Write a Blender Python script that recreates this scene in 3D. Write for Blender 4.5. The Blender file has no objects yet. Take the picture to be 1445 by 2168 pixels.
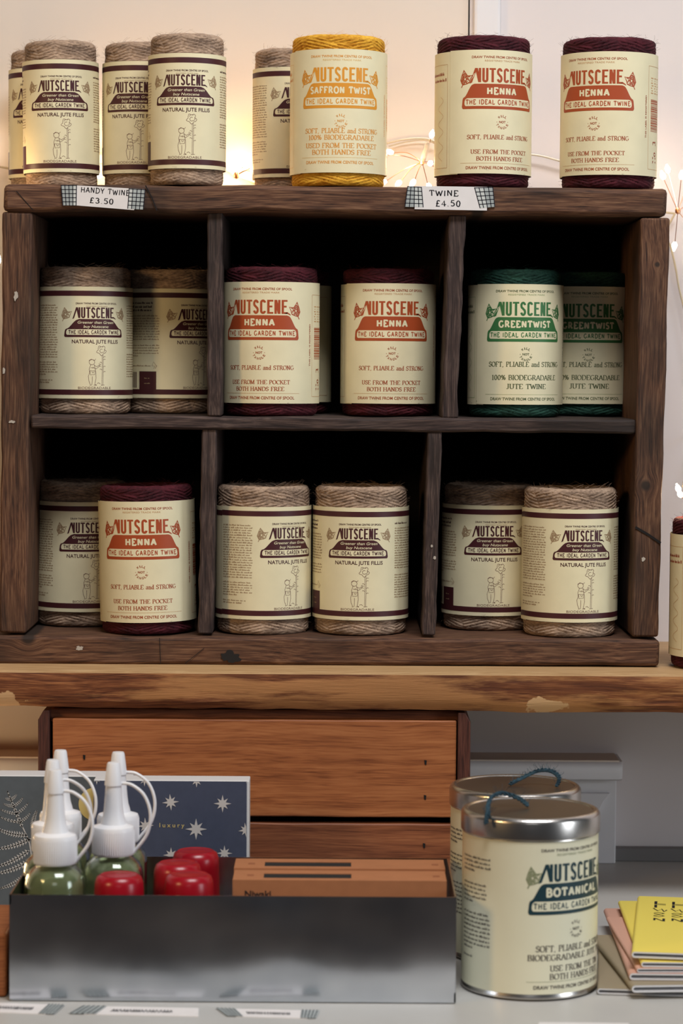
import bpy, bmesh, math, random
from mathutils import Vector, Matrix
from mathutils import noise as mnoise

S = bpy.context.scene
COL = S.collection
PI = math.pi

# ------------------------------------------------------------------ camera, world, lights, exposure
F = 5500.0                       # focal length in photo pixels (1445 x 2168)
CAMH = 1.41
D0 = 2.2                         # camera to the front of the pigeonhole box (y = 0)
PITCH = math.atan((1084 - 760) / F)
ROLL = math.radians(0.36)
cam_d = bpy.data.cameras.new('camera'); cam = bpy.data.objects.new('camera', cam_d); COL.objects.link(cam)
cam_d.sensor_fit = 'VERTICAL'; cam_d.sensor_height = 22.55
cam_d.lens = 22.55 * F / 2168
cam_d.clip_start = 0.05
CM = Matrix.Translation((0, -D0, CAMH)) @ Matrix.Rotation(PI / 2 - PITCH, 4, 'X') @ Matrix.Rotation(ROLL, 4, 'Z')
cam.matrix_world = CM
cam_d.dof.use_dof = True; cam_d.dof.focus_distance = 2.19; cam_d.dof.aperture_fstop = 5.0
S.camera = cam

w = bpy.data.worlds.new('room_air'); S.world = w; w.use_nodes = True
bg = w.node_tree.nodes['Background']; bg.inputs[0].default_value = (0.60, 0.70, 0.85, 1); bg.inputs[1].default_value = 0.042

S.view_settings.view_transform = 'Standard'; S.view_settings.look = 'None'
S.view_settings.gamma = 1; S.view_settings.exposure = -0.22; S.view_settings.use_curve_mapping = False

def area(name, loc, target, sx, sy, power, col):
    l = bpy.data.lights.new(name, 'AREA'); l.shape = 'RECTANGLE'; l.size = sx; l.size_y = sy; l.energy = power; l.color = col
    o = bpy.data.objects.new(name, l); COL.objects.link(o); o.location = loc
    o.rotation_euler = (Vector(target) - Vector(loc)).to_track_quat('-Z', 'Y').to_euler()
    return o
def point(name, loc, power, col, rad=0.01):
    l = bpy.data.lights.new(name, 'POINT'); l.energy = power; l.color = col; l.shadow_soft_size = rad
    o = bpy.data.objects.new(name, l); COL.objects.link(o); o.location = loc
    return o
area('window_daylight', (0.35, -1.12, 3.0), (0.05, 0, 1.25), 1.0, 0.5, 44, (0.97, 0.98, 1.0))
area('side_daylight_fill', (2.3, -1.5, 1.55), (0.25, -0.1, 1.05), 0.7, 1.0, 20, (0.86, 0.93, 1.0))  # soft fill added from the right, lifts the under-shelf wall and tins
area('shop_lamp', (-1.3, -1.25, 1.75), (-0.1, 0, 1.2), 0.28, 0.28, 8.0, (1.0, 0.66, 0.30))
area('floor_fill', (0.0, -4.6, 2.6), (0.0, -4.7, 0), 1.2, 1.2, 20, (0.95, 0.97, 1.0))  # unseen fill added so the floor shows lighter in the tray's reflection
WARM = (1.0, 0.68, 0.36)

# ------------------------------------------------------------------ pixel -> place helpers
def ray(px, py):
    d = CM.to_3x3() @ Vector(((px - 722.5) / F, (1084 - py) / F, -1.0))
    return CM.translation, d
def P(px, py, y):
    c, d = ray(px, py); t = (y - c.y) / d.y; return c + d * t
def PZ(px, py, z):
    c, d = ray(px, py); t = (z - c.z) / d.z; return c + d * t

# ------------------------------------------------------------------ materials
def lin(c):
    return tuple((x / 12.92 if x <= 0.04045 else ((x + 0.055) / 1.055) ** 2.4) for x in c)
def rgb(r, g, b):
    return lin((r / 255, g / 255, b / 255))
def newmat(name):
    m = bpy.data.materials.new(name); m.use_nodes = True
    nt = m.node_tree; return m, nt, nt.nodes, nt.links, nt.nodes['Principled BSDF']
def mat(name, col, rough=0.5, metal=0.0, var=0.0, vscale=40, bump=0.0, bscale=200, spec=0.5, trans=0, ior=1.45, stretch=(1, 1, 1)):
    m, nt, N, L, b = newmat(name)
    b.inputs['Base Color'].default_value = (*col, 1); b.inputs['Roughness'].default_value = rough
    b.inputs['Metallic'].default_value = metal; b.inputs['Specular IOR Level'].default_value = spec
    b.inputs['Transmission Weight'].default_value = trans; b.inputs['IOR'].default_value = ior
    tc = N.new('ShaderNodeTexCoord'); mp = N.new('ShaderNodeMapping'); mp.inputs['Scale'].default_value = stretch
    L.new(tc.outputs['Object'], mp.inputs[0])
    if var:
        n = N.new('ShaderNodeTexNoise'); n.inputs['Scale'].default_value = vscale; n.inputs['Detail'].default_value = 5
        L.new(mp.outputs[0], n.inputs['Vector'])
        r = N.new('ShaderNodeMapRange'); r.inputs[1].default_value = 0.3; r.inputs[2].default_value = 0.7
        r.inputs[3].default_value = 1 - var; r.inputs[4].default_value = 1 + var
        L.new(n.outputs[0], r.inputs[0])
        mx = N.new('ShaderNodeVectorMath'); mx.operation = 'SCALE'; mx.inputs[0].default_value = col
        L.new(r.outputs[0], mx.inputs['Scale']); L.new(mx.outputs[0], b.inputs['Base Color'])
    if bump:
        n2 = N.new('ShaderNodeTexNoise'); n2.inputs['Scale'].default_value = bscale; n2.inputs['Detail'].default_value = 4
        L.new(mp.outputs[0], n2.inputs['Vector'])
        bp = N.new('ShaderNodeBump'); bp.inputs['Strength'].default_value = bump; bp.inputs['Distance'].default_value = 0.001
        L.new(n2.outputs[0], bp.inputs['Height']); L.new(bp.outputs[0], b.inputs['Normal'])
    return m

def wood(name, dark, mid, light, axis='x', ring=22, fine=1.0, long=1.0, blotch=0.5, blotchcol=(0.016, 0.012, 0.010), rough=0.7, bump=0.35, knots=(), bare=None, barecol=(0.6, 0.4, 0.2), bare_amt=0.0, seed=0.0):
    """procedural plank: grain lines along one axis, darker stains, knots at given world points (x, z, radius)"""
    m, nt, N, L, b = newmat(name)
    b.inputs['Roughness'].default_value = rough; b.inputs['Specular IOR Level'].default_value = 0.3
    geo = N.new('ShaderNodeNewGeometry')
    s = {'x': (1.0 * long, 14, 14), 'z': (14, 14, 1.0 * long)}[axis]
    mp = N.new('ShaderNodeMapping'); mp.inputs['Scale'].default_value = s; mp.inputs['Location'].default_value = (seed, seed * 1.7, seed * 0.6)
    wob = N.new('ShaderNodeTexNoise'); wob.inputs['Scale'].default_value = 5; wob.inputs['Detail'].default_value = 2
    L.new(geo.outputs['Position'], wob.inputs['Vector'])
    wsc = N.new('ShaderNodeVectorMath'); wsc.operation = 'SCALE'; wsc.inputs['Scale'].default_value = 0.018
    L.new(wob.outputs['Color'], wsc.inputs[0])
    add = N.new('ShaderNodeVectorMath'); L.new(geo.outputs['Position'], add.inputs[0]); L.new(wsc.outputs[0], add.inputs[1])
    vec = add.outputs[0]
    # grain bends round the knots
    for (kx, kz, kr) in knots:
        sub = N.new('ShaderNodeVectorMath'); sub.operation = 'SUBTRACT'; sub.inputs[1].default_value = (kx, 0, kz)
        L.new(geo.outputs['Position'], sub.inputs[0])
        ml = N.new('ShaderNodeVectorMath'); ml.operation = 'MULTIPLY'; ml.inputs[1].default_value = (1, 0, 1); L.new(sub.outputs[0], ml.inputs[0])
        ln = N.new('ShaderNodeVectorMath'); ln.operation = 'LENGTH'; L.new(ml.outputs[0], ln.inputs[0])
        mr = N.new('ShaderNodeMapRange'); mr.inputs[1].default_value = kr * 0.3; mr.inputs[2].default_value = kr * 3.0
        mr.inputs[3].default_value = 0.9; mr.inputs[4].default_value = 0.0; mr.interpolation_type = 'SMOOTHSTEP'
        L.new(ln.outputs['Value'], mr.inputs[0])
        sc = N.new('ShaderNodeVectorMath'); sc.operation = 'SCALE'; L.new(ml.outputs[0], sc.inputs[0]); L.new(mr.outputs[0], sc.inputs['Scale'])
        sb = N.new('ShaderNodeVectorMath'); sb.operation = 'SUBTRACT'; L.new(vec, sb.inputs[0]); L.new(sc.outputs[0], sb.inputs[1])
        vec = sb.outputs[0]
    L.new(vec, mp.inputs[0])
    n1 = N.new('ShaderNodeTexNoise'); n1.inputs['Scale'].default_value = ring; n1.inputs['Detail'].default_value = 5; n1.inputs['Roughness'].default_value = 0.62
    L.new(mp.outputs[0], n1.inputs['Vector'])
    mp2 = N.new('ShaderNodeMapping'); mp2.inputs['Scale'].default_value = {'x': (7, 230 * fine, 230 * fine), 'z': (230 * fine, 230 * fine, 7)}[axis]
    L.new(vec, mp2.inputs[0])
    n2 = N.new('ShaderNodeTexNoise'); n2.inputs['Scale'].default_value = 5; n2.inputs['Detail'].default_value = 4
    L.new(mp2.outputs[0], n2.inputs['Vector'])
    mixf = N.new('ShaderNodeMath'); mixf.operation = 'MULTIPLY_ADD'; mixf.inputs[1].default_value = 0.45
    L.new(n2.outputs[0], mixf.inputs[0])
    h = N.new('ShaderNodeMath'); h.operation = 'MULTIPLY'; h.inputs[1].default_value = 0.55; L.new(n1.outputs[0], h.inputs[0])
    L.new(h.outputs[0], mixf.inputs[2])
    rp = N.new('ShaderNodeValToRGB'); e = rp.color_ramp.elements
    e[0].position = 0.36; e[0].color = (*dark, 1); e[1].position = 0.64; e[1].color = (*light, 1)
    k = e.new(0.5); k.color = (*mid, 1)
    L.new(mixf.outputs[0], rp.inputs[0])
    col = rp.outputs[0]
    def mixin(fac, c2, c1):
        mx = N.new('ShaderNodeMix'); mx.data_type = 'RGBA'
        L.new(fac, mx.inputs[0]); L.new(c1, mx.inputs[6])
        mx.inputs[7].default_value = (*c2, 1)
        return mx.outputs[2]
    if blotch:
        n3 = N.new('ShaderNodeTexNoise'); n3.inputs['Scale'].default_value = 13; n3.inputs['Detail'].default_value = 5
        mp3 = N.new('ShaderNodeMapping'); mp3.inputs['Scale'].default_value = {'x': (0.55, 1, 1.3), 'z': (1.3, 1, 0.5)}[axis]; mp3.inputs['Location'].default_value = (seed * 3, 2, seed)
        L.new(geo.outputs['Position'], mp3.inputs[0]); L.new(mp3.outputs[0], n3.inputs['Vector'])
        r3 = N.new('ShaderNodeMapRange'); r3.inputs[1].default_value = 0.48; r3.inputs[2].default_value = 0.64; r3.inputs[4].default_value = blotch
        L.new(n3.outputs[0], r3.inputs[0]); col = mixin(r3.outputs[0], blotchcol, col)
    if bare_amt:
        n4 = N.new('ShaderNodeTexNoise'); n4.inputs['Scale'].default_value = 9; n4.inputs['Detail'].default_value = 7; n4.inputs['Roughness'].default_value = 0.65
        mp4 = N.new('ShaderNodeMapping'); mp4.inputs['Scale'].default_value = (0.35, 1, 3.2); mp4.inputs['Location'].default_value = (seed + 4, 0, 1)
        L.new(geo.outputs['Position'], mp4.inputs[0]); L.new(mp4.outputs[0], n4.inputs['Vector'])
        r4 = N.new('ShaderNodeMapRange'); r4.inputs[1].default_value = 0.53; r4.inputs[2].default_value = 0.60; r4.inputs[4].default_value = bare_amt
        L.new(n4.outputs[0], r4.inputs[0]); col = mixin(r4.outputs[0], barecol, col)
    if bare:
        for (kx, kz, rx, rz) in bare:
            sub = N.new('ShaderNodeVectorMath'); sub.operation = 'SUBTRACT'; sub.inputs[1].default_value = (kx, 0, kz)
            L.new(geo.outputs['Position'], sub.inputs[0])
            ml = N.new('ShaderNodeVectorMath'); ml.operation = 'MULTIPLY'; ml.inputs[1].default_value = (1 / rx, 0, 1 / rz); L.new(sub.outputs[0], ml.inputs[0])
            nn = N.new('ShaderNodeTexNoise'); nn.inputs['Scale'].default_value = 85; nn.inputs['Detail'].default_value = 4; L.new(geo.outputs['Position'], nn.inputs['Vector'])
            ln = N.new('ShaderNodeVectorMath'); ln.operation = 'LENGTH'; L.new(ml.outputs[0], ln.inputs[0])
            ad = N.new('ShaderNodeMath'); ad.operation = 'MULTIPLY_ADD'; ad.inputs[1].default_value = 2.2; L.new(nn.outputs[0], ad.inputs[0]); L.new(ln.outputs['Value'], ad.inputs[2])
            mr = N.new('ShaderNodeMapRange'); mr.inputs[1].default_value = 1.86; mr.inputs[2].default_value = 1.96; mr.inputs[3].default_value = 1; mr.inputs[4].default_value = 0
            L.new(ad.outputs[0], mr.inputs[0]); col = mixin(mr.outputs[0], rgb(206, 166, 122), col)
    for (kx, kz, kr) in knots:
        sub = N.new('ShaderNodeVectorMath'); sub.operation = 'SUBTRACT'; sub.inputs[1].default_value = (kx, 0, kz)
        L.new(geo.outputs['Position'], sub.inputs[0])
        ml = N.new('ShaderNodeVectorMath'); ml.operation = 'MULTIPLY'; ml.inputs[1].default_value = (1, 0, 1); L.new(sub.outputs[0], ml.inputs[0])
        ln = N.new('ShaderNodeVectorMath'); ln.operation = 'LENGTH'; L.new(ml.outputs[0], ln.inputs[0])
        nn = N.new('ShaderNodeMath'); nn.operation = 'MULTIPLY_ADD'; nn.inputs[1].default_value = kr * 0.9; L.new(n3.outputs[0] if blotch else n1.outputs[0], nn.inputs[0]); L.new(ln.outputs['Value'], nn.inputs[2])
        mr = N.new('ShaderNodeMapRange'); mr.inputs[1].default_value = kr * 1.05; mr.inputs[2].default_value = kr * 1.6; mr.inputs[3].default_value = 0.85; mr.inputs[4].default_value = 0
        L.new(nn.outputs[0], mr.inputs[0]); col = mixin(mr.outputs[0], blotchcol, col)
    L.new(col, b.inputs['Base Color'])
    bp = N.new('ShaderNodeBump'); bp.inputs['Strength'].default_value = bump; bp.inputs['Distance'].default_value = 0.0008
    L.new(mixf.outputs[0], bp.inputs['Height']); L.new(bp.outputs[0], b.inputs['Normal'])
    return m

def twine_mat(name, dark, light):
    m, nt, N, L, b = newmat(name)
    b.inputs['Roughness'].default_value = 0.85; b.inputs['Specular IOR Level'].default_value = 0.25
    try: b.inputs['Sheen Weight'].default_value = 0.25; b.inputs['Sheen Roughness'].default_value = 0.4; b.inputs['Sheen Tint'].default_value = (*light, 1)
    except Exception: pass
    tc = N.new('ShaderNodeTexCoord'); mp = N.new('ShaderNodeMapping'); mp.inputs['Scale'].default_value = (1, 1, 3.5)
    L.new(tc.outputs['Object'], mp.inputs[0])
    n = N.new('ShaderNodeTexNoise'); n.inputs['Scale'].default_value = 330; n.inputs['Detail'].default_value = 4; L.new(mp.outputs[0], n.inputs['Vector'])
    n2 = N.new('ShaderNodeTexNoise'); n2.inputs['Scale'].default_value = 55; n2.inputs['Detail'].default_value = 3; L.new(mp.outputs[0], n2.inputs['Vector'])
    a = N.new('ShaderNodeMath'); a.operation = 'ADD'; L.new(n.outputs[0], a.inputs[0]); L.new(n2.outputs[0], a.inputs[1])
    mr = N.new('ShaderNodeMapRange'); mr.inputs[1].default_value = 0.75; mr.inputs[2].default_value = 1.25; L.new(a.outputs[0], mr.inputs[0])
    rp = N.new('ShaderNodeValToRGB'); rp.color_ramp.elements[0].color = (*dark, 1); rp.color_ramp.elements[1].color = (*light, 1)
    L.new(mr.outputs[0], rp.inputs[0]); L.new(rp.outputs[0], b.inputs['Base Color'])
    bp = N.new('ShaderNodeBump'); bp.inputs['Strength'].default_value = 0.6; bp.inputs['Distance'].default_value = 0.0006
    L.new(n.outputs[0], bp.inputs['Height']); L.new(bp.outputs[0], b.inputs['Normal'])
    return m

def emit(name, col, strength):
    m, nt, N, L, b = newmat(name)
    b.inputs['Base Color'].default_value = (0.9, 0.9, 0.9, 1)
    b.inputs['Emission Color'].default_value = (*col, 1); b.inputs['Emission Strength'].default_value = strength
    return m

PAPER = mat('cream_paper', (0.79, 0.705, 0.46), 0.55, var=0.035, vscale=60, bump=0.03, bscale=500)
TINPAPER = mat('cream_tin_print', (0.80, 0.76, 0.56), 0.32, var=0.02, vscale=30)
WHITEPAPER = mat('white_paper', (0.74, 0.70, 0.68), 0.6, var=0.03, vscale=80)
BLACKINK = mat('black_pen_ink', (0.012, 0.011, 0.014), 0.5)
TAPEGREY = mat('grey_tape', (0.36, 0.39, 0.38), 0.4, var=0.2, vscale=60)
INK = {'natural': mat('maroon_ink', rgb(70, 28, 32), 0.5), 'henna': mat('henna_ink', rgb(168, 72, 34), 0.5),
       'saffron': mat('saffron_ink', rgb(218, 146, 44), 0.5), 'green': mat('green_ink', rgb(58, 112, 62), 0.5),
       'teal': mat('teal_ink', rgb(28, 58, 66), 0.45)}
FAINT = {'natural': mat('faint_brown_ink', rgb(158, 130, 98), 0.55), 'henna': mat('faint_henna_ink', rgb(196, 148, 100), 0.55),
         'saffron': mat('faint_saffron_ink', rgb(226, 184, 110), 0.55), 'green': mat('faint_green_ink', rgb(150, 165, 115), 0.55),
         'teal': mat('faint_teal_ink', rgb(140, 145, 110), 0.55)}
TEXTINK = {'natural': INK['natural'], 'henna': mat('henna_text_ink', rgb(160, 76, 42), 0.5), 'saffron': mat('saffron_text_ink', rgb(218, 150, 66), 0.5),
           'green': mat('olive_text_ink', rgb(84, 92, 58), 0.5), 'teal': mat('grey_text_ink', rgb(92, 84, 74), 0.5)}
TW = {'natural': twine_mat('natural_jute', rgb(108, 88, 74), rgb(190, 161, 136)), 'henna': twine_mat('henna_jute', rgb(42, 12, 19), rgb(84, 28, 37)),
      'saffron': twine_mat('saffron_jute', rgb(180, 116, 22), rgb(234, 180, 62)), 'green': twine_mat('green_jute', rgb(14, 40, 33), rgb(42, 80, 66)),
      'teal': twine_mat('teal_cord', rgb(22, 40, 50), rgb(56, 82, 94))}

WX = lambda px, py: P(px, py, 0.0)
def kn(px, py, rpx):
    p = P(px, py, 0.0); return (p.x, p.z, rpx * 0.0004)
OLD = dict(dark=rgb(48, 30, 22), mid=rgb(92, 61, 44), light=rgb(126, 92, 68), blotch=0.6, rough=0.75, ring=34, long=.8)
M_TOP = wood('old_dark_wood_top', axis='x', seed=1.3, knots=[kn(1010, 452, 14)], **OLD)
M_RAIL = wood('old_dark_wood_rail', axis='x', seed=5.1, knots=[kn(60, 1350, 16)], **OLD)
M_LEFT = wood('old_dark_wood_left', axis='z', seed=2.2, knots=[], **OLD)
M_RIGHT = wood('old_dark_wood_right', axis='z', seed=8.7, knots=[kn(1366, 1028, 13), kn(1391, 560, 6)], **OLD)
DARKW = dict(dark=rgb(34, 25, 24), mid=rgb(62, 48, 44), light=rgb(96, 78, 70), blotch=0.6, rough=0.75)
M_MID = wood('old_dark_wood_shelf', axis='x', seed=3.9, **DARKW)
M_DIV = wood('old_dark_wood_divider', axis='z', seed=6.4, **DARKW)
M_BACK = wood('shade_black_wood', axis='x', dark=rgb(14, 11, 11), mid=rgb(20, 16, 15), light=rgb(28, 22, 20), blotch=0.0, rough=0.9)  # shade inside the pigeonholes is put into this near-black back colour
_b = P(1158, 1495, -0.045)
M_SHELF = wood('live_edge_wood', axis='x', dark=rgb(66, 34, 21), mid=rgb(118, 68, 40), light=rgb(168, 110, 68), blotch=0.85, blotchcol=rgb(92, 52, 34), ring=16, long=.6, bump=0.8,
               bare_amt=0.7, barecol=rgb(190, 136, 86), bare=[(_b.x, _b.z, 0.019, 0.0085), (P(15, 1490, -.045).x, P(15, 1490, -.045).z, 0.016, 0.009)], rough=0.65, seed=2.0)
M_SHELFTOP = wood('pale_planed_wood', axis='x', dark=rgb(156, 120, 82), mid=rgb(178, 142, 100), light=rgb(194, 160, 118), blotch=0.0, rough=0.5)
M_PINE = wood('stained_pine', axis='x', dark=rgb(116, 64, 36), mid=rgb(156, 94, 55), light=rgb(174, 111, 68), blotch=0.12, long=.25, ring=9, blotchcol=rgb(110, 66, 40), rough=0.5, bump=0.2, fine=0.6, seed=4.4)
M_PINE2 = wood('stained_pine_low', axis='x', dark=rgb(98, 54, 34), mid=rgb(132, 78, 50), light=rgb(154, 96, 62), blotch=0.3, long=.3, ring=11, blotchcol=rgb(84, 48, 34), rough=0.5, bump=0.2, fine=0.7, seed=9.1)
M_PINE_DK = wood('dark_stained_end_wood', axis='z', dark=rgb(48, 26, 22), mid=rgb(76, 42, 34), light=rgb(98, 58, 46), blotch=0.3, rough=0.6)
M_WALL = mat('cream_wall_paint', (0.66, 0.575, 0.50), 0.6, var=0.02, vscale=6, bump=0.04, bscale=300)
M_WALLR = mat('white_wall_paint', (0.66, 0.60, 0.585), 0.6, var=0.02, vscale=6, bump=0.04, bscale=300)
M_TRIM = mat('pale_grey_trim_paint', (0.70, 0.68, 0.69), 0.5)
M_LEDGE = mat('tan_ledge_top', (0.68, 0.58, 0.49), 0.55, var=0.08, vscale=14)  # ledge top strip, tinted warmer than the trim below
M_COUNTER = mat('grey_counter', (0.47, 0.455, 0.425), 0.4, var=0.05, vscale=10)
M_UP = mat('dark_grey_upstand', (0.17, 0.16, 0.155), 0.6)
M_FLOOR = wood('dark_floor_boards', axis='x', dark=rgb(90, 76, 66), mid=rgb(118, 100, 88), light=rgb(140, 122, 106), blotch=0)
M_BULB = emit('warm_bulb', (1.0, 0.80, 0.62), 26)
M_COPPER = mat('copper_wire', (0.85, 0.42, 0.22), 0.3, 1.0)
M_CABLE = mat('clear_cable', (0.72, 0.60, 0.40), 0.25, trans=0.35)
M_CLEAR = mat('clear_plastic', (0.9, 0.86, 0.8), 0.12, trans=0.85)
M_SILVER = mat('brushed_tin', (0.62, 0.58, 0.54), 0.27, 1.0)
M_LID = mat('satin_tin_lid_top', (0.30, 0.25, 0.21), 0.36, 1.0, var=0.06, vscale=20)
M_WPLAST = mat('white_plastic', (0.80, 0.79, 0.80), 0.38)
M_RED = mat('red_plastic', (0.32, 0.004, 0.012), 0.28)
M_BRASS = mat('brass_body', (0.5, 0.36, 0.16), 0.35, 1.0)
M_KRAFT = mat('brown_cardboard', rgb(166, 108, 70), 0.75, var=0.05, vscale=90)
M_SLOT = mat('slot_shade_black', (0.01, 0.01, 0.01), 0.8)  # near-black fill stands in for the shade inside the lid slots
M_NAVY = mat('navy_card', rgb(66, 73, 94), 0.55, var=0.06, vscale=160)
M_SLATE = mat('slate_card', rgb(84, 91, 97), 0.6, var=0.06, vscale=160)
M_SILVERINK = mat('silver_foil', rgb(196, 192, 190), 0.45)
M_FERN = mat('pale_fern_ink', rgb(186, 184, 182), 0.55)
M_MOON = mat('gold_foil', rgb(206, 186, 120), 0.5)
M_CARDW = mat('white_card_edge', (0.68, 0.67, 0.66), 0.6)
M_YEL = mat('yellow_cover', rgb(236, 214, 98), 0.5)
M_PINKC = mat('pink_cover', rgb(208, 160, 140), 0.55)
M_TAN = mat('tan_cover', rgb(150, 136, 112), 0.6)
M_PAGE = mat('white_pages', (0.72, 0.71, 0.72), 0.65)
M_PAINTFLECK = mat('pale_paint_fleck', rgb(176, 166, 154), 0.7)
M_CRACK = mat('dark_saw_cut', rgb(20, 15, 14), 0.9)

def glass(name, col, rough=0.02):
    return mat(name, col, rough, trans=1.0, ior=1.46)
M_GLASS = glass('clear_bottle_glass', (0.86, 0.93, 0.84))
M_OIL = mat('pale_green_oil', (0.90, 0.91, 0.58), 0.03, trans=0.72, ior=1.40)

def galv():
    m, nt, N, L, b = newmat('galvanised_steel')
    b.inputs['Metallic'].default_value = 1.0
    tc = N.new('ShaderNodeTexCoord'); n = N.new('ShaderNodeTexNoise'); n.inputs['Scale'].default_value = 11; n.inputs['Detail'].default_value = 3
    L.new(tc.outputs['Object'], n.inputs['Vector'])
    rp = N.new('ShaderNodeValToRGB'); rp.color_ramp.elements[0].position = 0.35; rp.color_ramp.elements[1].position = 0.68
    rp.color_ramp.elements[0].color = (0.50, 0.54, 0.60, 1); rp.color_ramp.elements[1].color = (0.78, 0.81, 0.86, 1)
    L.new(n.outputs[0], rp.inputs[0]); L.new(rp.outputs[0], b.inputs['Base Color'])
    mr = N.new('ShaderNodeMapRange'); mr.inputs[3].default_value = 0.12; mr.inputs[4].default_value = 0.25; L.new(n.outputs[0], mr.inputs[0]); L.new(mr.outputs[0], b.inputs['Roughness'])
    n2 = N.new('ShaderNodeTexNoise'); n2.inputs['Scale'].default_value = 14; n2.inputs['Detail'].default_value = 1.5; L.new(tc.outputs['Object'], n2.inputs['Vector'])
    bp = N.new('ShaderNodeBump'); bp.inputs['Strength'].default_value = 0.12; bp.inputs['Distance'].default_value = 0.01
    L.new(n2.outputs[0], bp.inputs['Height']); L.new(bp.outputs[0], b.inputs['Normal'])
    return m
M_GALV = galv()

# ------------------------------------------------------------------ mesh helpers
def tag(o, label=None, cat=None, group=None, kind=None):
    if label: o['label'] = label
    if cat: o['category'] = cat
    if group: o['group'] = group
    if kind: o['kind'] = kind
    return o
def empty(name, loc, rz=0.0, tilt=0.0):
    o = bpy.data.objects.new(name, None); COL.objects.link(o); o.location = loc
    o.rotation_euler = (0, tilt, rz); o.empty_display_size = 0.02
    return o

class MB:
    def __init__(s, tf=None): s.v = []; s.f = []; s.m = []; s.tf = tf
    def pts(s, ps):
        i = len(s.v)
        for p in ps:
            s.v.append(tuple(s.tf(*p)) if s.tf else tuple(p))
        return i
    def face(s, ps, m=0):
        i = s.pts(ps); s.f.append(tuple(range(i, i + len(ps)))); s.m.append(m)
    def mesh(s, ps, fs, m=0):
        i = s.pts(ps)
        for f in fs: s.f.append(tuple(i + k for k in f)); s.m.append(m)
    def box(s, a, b, m=0):
        x0, y0, z0 = a; x1, y1, z1 = b
        s.mesh([(x0, y0, z0), (x1, y0, z0), (x1, y1, z0), (x0, y1, z0), (x0, y0, z1), (x1, y0, z1), (x1, y1, z1), (x0, y1, z1)],
               [(0, 3, 2, 1), (4, 5, 6, 7), (0, 1, 5, 4), (1, 2, 6, 5), (2, 3, 7, 6), (3, 0, 4, 7)], m)
    def lathe(s, prof, n=48, m=0, cx=0, cy=0, closed=False):
        """profile of (r, z); r = 0 ends are capped by their fan"""
        ps = []; fs = []; K = len(prof)
        for (r, z) in prof:
            for j in range(n):
                a = 2 * PI * j / n; ps.append((cx + r * math.cos(a), cy + r * math.sin(a), z))
        for i in range(K - 1 if not closed else K):
            i2 = (i + 1) % K
            for j in range(n):
                j2 = (j + 1) % n; fs.append((i * n + j, i * n + j2, i2 * n + j2, i2 * n + j))
        s.mesh(ps, fs, m)
    def tube(s, path, r, n=8, m=0, cap=True):
        path = [Vector(p) for p in path]; K = len(path); ps = []; fs = []
        up = Vector((0, 0, 1)); prev = None
        for i, p in enumerate(path):
            t = (path[min(i + 1, K - 1)] - path[max(i - 1, 0)])
            if t.length < 1e-9: t = Vector((0, 0, 1))
            t.normalize()
            if prev is None:
                a = up if abs(t.dot(up)) < 0.9 else Vector((1, 0, 0))
                e1 = t.cross(a).normalized()
            else:
                e1 = (prev - t * prev.dot(t)).normalized()
            prev = e1; e2 = t.cross(e1)
            rr = r(i / (K - 1)) if callable(r) else r
            for j in range(n):
                an = 2 * PI * j / n; ps.append(tuple(p + (e1 * math.cos(an) + e2 * math.sin(an)) * rr))
        for i in range(K - 1):
            for j in range(n):
                j2 = (j + 1) % n; fs.append((i * n + j, i * n + j2, (i + 1) * n + j2, (i + 1) * n + j))
        if cap: fs.append(tuple(reversed(range(n)))); fs.append(tuple((K - 1) * n + j for j in range(n)))
        s.mesh(ps, fs, m)
    def prism(s, poly, y0, y1, m=0):
        """(x, z) outline pushed along y"""
        n = len(poly)
        ps = [(x, y0, z) for x, z in poly] + [(x, y1, z) for x, z in poly]
        fs = [tuple(range(n)), tuple(reversed(range(n, 2 * n)))] + [(i, i + n, (i + 1) % n + n, (i + 1) % n) for i in range(n)]
        s.mesh(ps, fs, m)
    def data(s, name, mats, smooth=40, sub=None, fix=True):
        me = bpy.data.meshes.new(name)
        if sub is not None: vs = [(v[0] - sub[0], v[1] - sub[1], v[2] - sub[2]) for v in s.v]
        else: vs = s.v
        me.from_pydata(vs, [], s.f)
        for mt in (mats if isinstance(mats, (list, tuple)) else [mats]): me.materials.append(mt)
        me.polygons.foreach_set('material_index', s.m)
        if fix:
            bm = bmesh.new(); bm.from_mesh(me); bmesh.ops.remove_doubles(bm, verts=bm.verts, dist=1e-6)
            bmesh.ops.recalc_face_normals(bm, faces=bm.faces); bm.to_mesh(me); bm.free()
        if smooth:
            me.polygons.foreach_set('use_smooth', [True] * len(me.polygons))
            me.set_sharp_from_angle(angle=math.radians(smooth))
        me.update()
        return me
    def build(s, name, mats, parent=None, smooth=40, world=False, bevel=0, fix=True):
        sub = None
        if world and parent:
            sub = Vector((0, 0, 0)); q = parent
            while q: sub += q.location; q = q.parent
            sub = tuple(sub)
        o = bpy.data.objects.new(name, s.data(name, mats, smooth, sub, fix)); COL.objects.link(o)
        if parent: o.parent = parent
        if bevel:
            bv = o.modifiers.new('bevel', 'BEVEL'); bv.width = bevel; bv.segments = 2; bv.limit_method = 'ANGLE'; bv.angle_limit = math.radians(50)
        return o

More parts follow.
